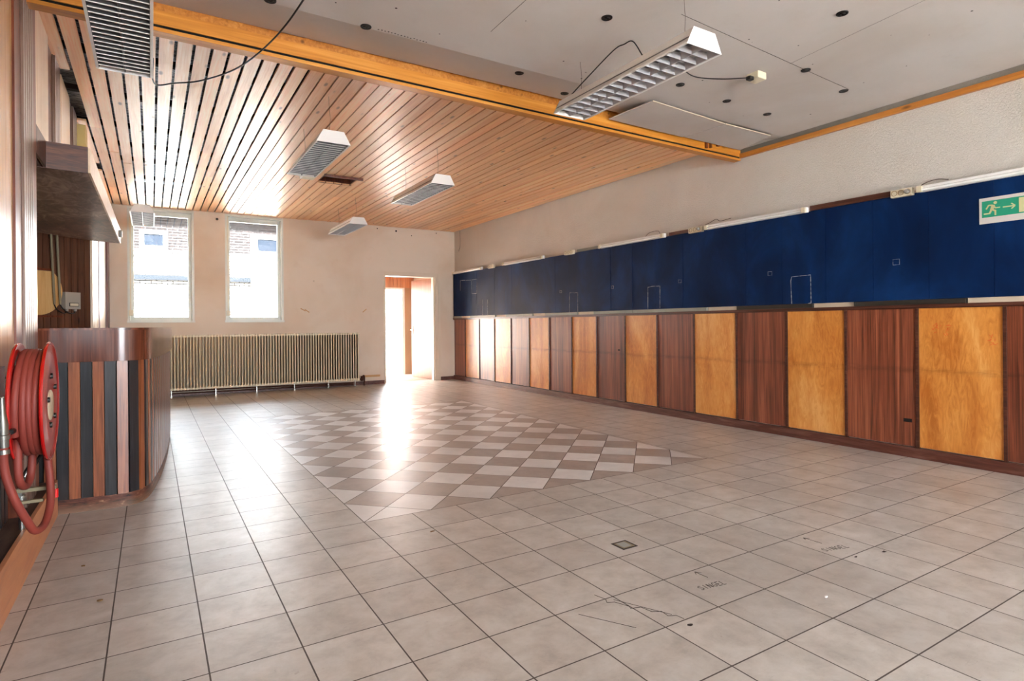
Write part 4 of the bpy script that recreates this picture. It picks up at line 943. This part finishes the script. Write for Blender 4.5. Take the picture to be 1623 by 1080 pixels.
# ================================================================ RADIATOR
rd = thing('radiator', 'long cream column radiator under the windows', 'radiator', (1.65, 11.12, 0))
x0, x1, ya, yb_ = -.30, 3.375, 11.06, 11.2
N_ = 80; RW = MB(); st2 = (x1 - x0) / N_
for i in range(N_):
    x = x0 + st2 * (i + .5); m_ = MB(); r_ = .0105
    m_.tube([(x, ya + .012, .15), (x, ya + .012, .99)], r_, 8, False).tube([(x, yb_ - .012, .15), (x, yb_ - .012, .99)], r_, 6, False)
    m_.tube([(x, ya + .002, .135), (x, yb_ - .002, .135)], .021, 8); m_.tube([(x, ya + .002, 1.005), (x, yb_ - .002, 1.005)], .019, 8)
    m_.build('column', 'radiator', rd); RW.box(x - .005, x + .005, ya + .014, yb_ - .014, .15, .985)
RW.build('inner_fins', 'shaded_enamel', rd)
MB().tube([(x0, ya + .03, .135), (x1 + .005, ya + .03, .135)], .017, 8).tube([(x0, ya + .03, 1.0), (x1 + .005, ya + .03, 1.0)], .015, 8).tube([(x0, yb_ - .03, .135), (x1, yb_ - .03, .135)], .017, 8).build('header_pipe', 'radiator', rd)
for x in (-.22, .27, .92, 1.56, 2.19, 2.79, 3.29): MB().box(x - .008, x + .008, ya + .02, ya + .036, 0, .12).box(x - .012, x + .012, ya + .01, ya + .046, 0, .006).build('foot', 'steel', rd)
MB().tube([(x1 + .005, ya + .03, .135), (x1 + .05, ya + .03, .135)], .022, 12).tube([(x1 + .055, ya + .03, .10), (x1 + .055, ya + .03, .19)], .03, 12).tube(bez([(x1 + .055, ya + .03, .18), (x1 + .09, ya + .04, .2), (x1 + .11, ya + .06, .15), (x1 + .11, ya + .08, .0)], 5), .013, 8).build('valve', 'rust', rd)
tag(MB().tube([(-.3, 11.25, .10), (3.3, 11.25, .06)], .014, 8).tube([(-.3, 11.25, .06), (3.3, 11.25, .03)], .012, 8).build('heating_pipe', 'rust'), 'rusty heating pipes along the wall below the radiator', 'pipe')

# ================================================================ FLOOR MARKS AND BITS
fb = thing('floor_box', 'small square pale patch with black outline set in a floor tile', 'floor patch', (2.095, 2.312, 0))
MB().box(2.045, 2.145, 2.264, 2.362, 0, .0012).build('rim', 'tile_ink', fb)
MB().box(2.056, 2.134, 2.275, 2.351, .0012, .0018).build('inner_square', 'khaki', fb)
MB().box(2.066, 2.120, 2.284, 2.345, .0018, .0024).build('screed', 'mortar', fb)
STROKES = {'S': [[(.9, .85), (.5, 1), (.1, .8), (.2, .55), (.8, .42), (.9, .15), (.5, 0), (.1, .12)]], 'I': [[(.5, 0), (.5, 1)]], 'N': [[(.1, 0), (.1, 1), (.9, 0), (.9, 1)]],
           'G': [[(.9, .85), (.5, 1), (.1, .6), (.15, .2), (.5, 0), (.9, .15), (.9, .45), (.55, .45)]], 'E': [[(.9, 1), (.1, 1), (.1, 0), (.9, 0)], [(.1, .5), (.7, .5)]], 'L': [[(.1, 1), (.1, 0), (.8, 0)]]}
def stroke(m_, pts, w_=.0016):
    for p, q in zip(pts, pts[1:]):
        p, q = Vector((*p, .0007)), Vector((*q, .0007)); d_ = q - p
        if d_.length < 1e-5: continue
        s_ = Vector((-d_.y, d_.x, 0)).normalized() * w_; m_.obox((p + q) / 2, d_ / 2, s_, (0, 0, .0005))
def floor_text(origin, ux, uy, w_, h_, arrow, label):
    t = thing('floor_writing', label, 'writing', (origin[0], origin[1], 0), 'handwriting on the floor tiles')
    m_ = MB(); ux = Vector(ux).normalized(); uy = Vector(uy).normalized(); o_ = Vector(origin)
    for k, ch in enumerate('SINGEL'):
        for s_ in STROKES[ch]: stroke(m_, [tuple(o_ + ux * (k * w_ * 1.25 + a_ * w_) + uy * (b_ * h_)) for a_, b_ in s_], .0012)
    m_.build('word', 'tile_ink', t); m_ = MB()
    stroke(m_, arrow[0], .0012); stroke(m_, arrow[1], .0012); m_.build('arrow', 'tile_ink', t)
floor_text((2.02, 1.742), (1, -.12), (.15, 1), .02, .035, ([(2.143, 1.813), (2.141, 1.887)], [(2.125, 1.865), (2.141, 1.887), (2.158, 1.862)]), 'faint handwritten word and arrow on the tile nearest the camera')
floor_text((2.885, 1.70), (1, -.22), (.2, 1), .022, .036, ([(2.972, 1.772), (2.966, 1.872)], [(2.95, 1.85), (2.966, 1.872), (2.985, 1.848)]), 'faint handwritten word and arrow on the tile farther right')
m_ = MB(); stroke(m_, [(1.60, 1.955), (1.615, 1.90), (1.60, 1.875), (1.63, 1.86), (1.655, 1.80), (1.648, 1.785), (1.69, 1.77), (1.70, 1.72), (1.735, 1.70), (1.73, 1.66), (1.76, 1.645), (1.765, 1.61)], .0011); stroke(m_, [(1.64, 1.88), (1.75, 1.66)], .0008); stroke(m_, [(1.44, 1.86), (1.56, 1.66)], .0009)
tag(m_.build('scratch', 'tile_ink'), 'long dark crack-like scratches across two tiles in the foreground', 'scratch')
def bit(x, y, s_, mat, nm, label, cat, grp=None, h=.005):
    rr = random.Random(int(x * 1000 + y * 77)); n_ = 7
    pts = [(x + math.cos(6.283 * k / n_) * s_ * rr.uniform(.5, 1.1), y + math.sin(6.283 * k / n_) * s_ * .5 * rr.uniform(.5, 1.1)) for k in range(n_)]
    tag(MB().prism(pts, 0.0, h).build(nm, mat), label, cat, grp)
bit(-.29, 3.523, .012, 'dry_leaf', 'dried_leaf', 'dry brown leaf bit on the tiles farther from the camera, below the bar', 'leaf', 'leaf bits on the floor')
bit(-.195, 3.038, .013, 'dry_leaf', 'dried_leaf', 'dry brown leaf bit beside the pale joint, left foreground', 'leaf', 'leaf bits on the floor')
bit(2.405, 1.419, .012, 'paper', 'paper_scrap', 'tiny white paper scrap on the tiles at right foreground', 'paper')
bit(3.124, 1.543, .022, 'tile_ink', 'dirt_spot', 'larger dark dirt spot on the tiles right of the second handwriting', 'stain', 'dirt spots on the floor', .0006)
bit(2.941, 1.584, .014, 'tile_ink', 'dirt_spot', 'smaller dark dirt spot just below the second handwriting', 'stain', 'dirt spots on the floor', .0006)
bit(1.748, 1.567, .018, 'tile_ink', 'dirt_spot', 'dark dirt spot at the end of the long scratch', 'stain', 'dirt spots on the floor', .0006)
bit(1.331, 3.043, .016, 'dry_leaf', 'dirt_spot', 'brown stain spot in front of the checkered rectangle corner', 'stain', 'dirt spots on the floor', .003)
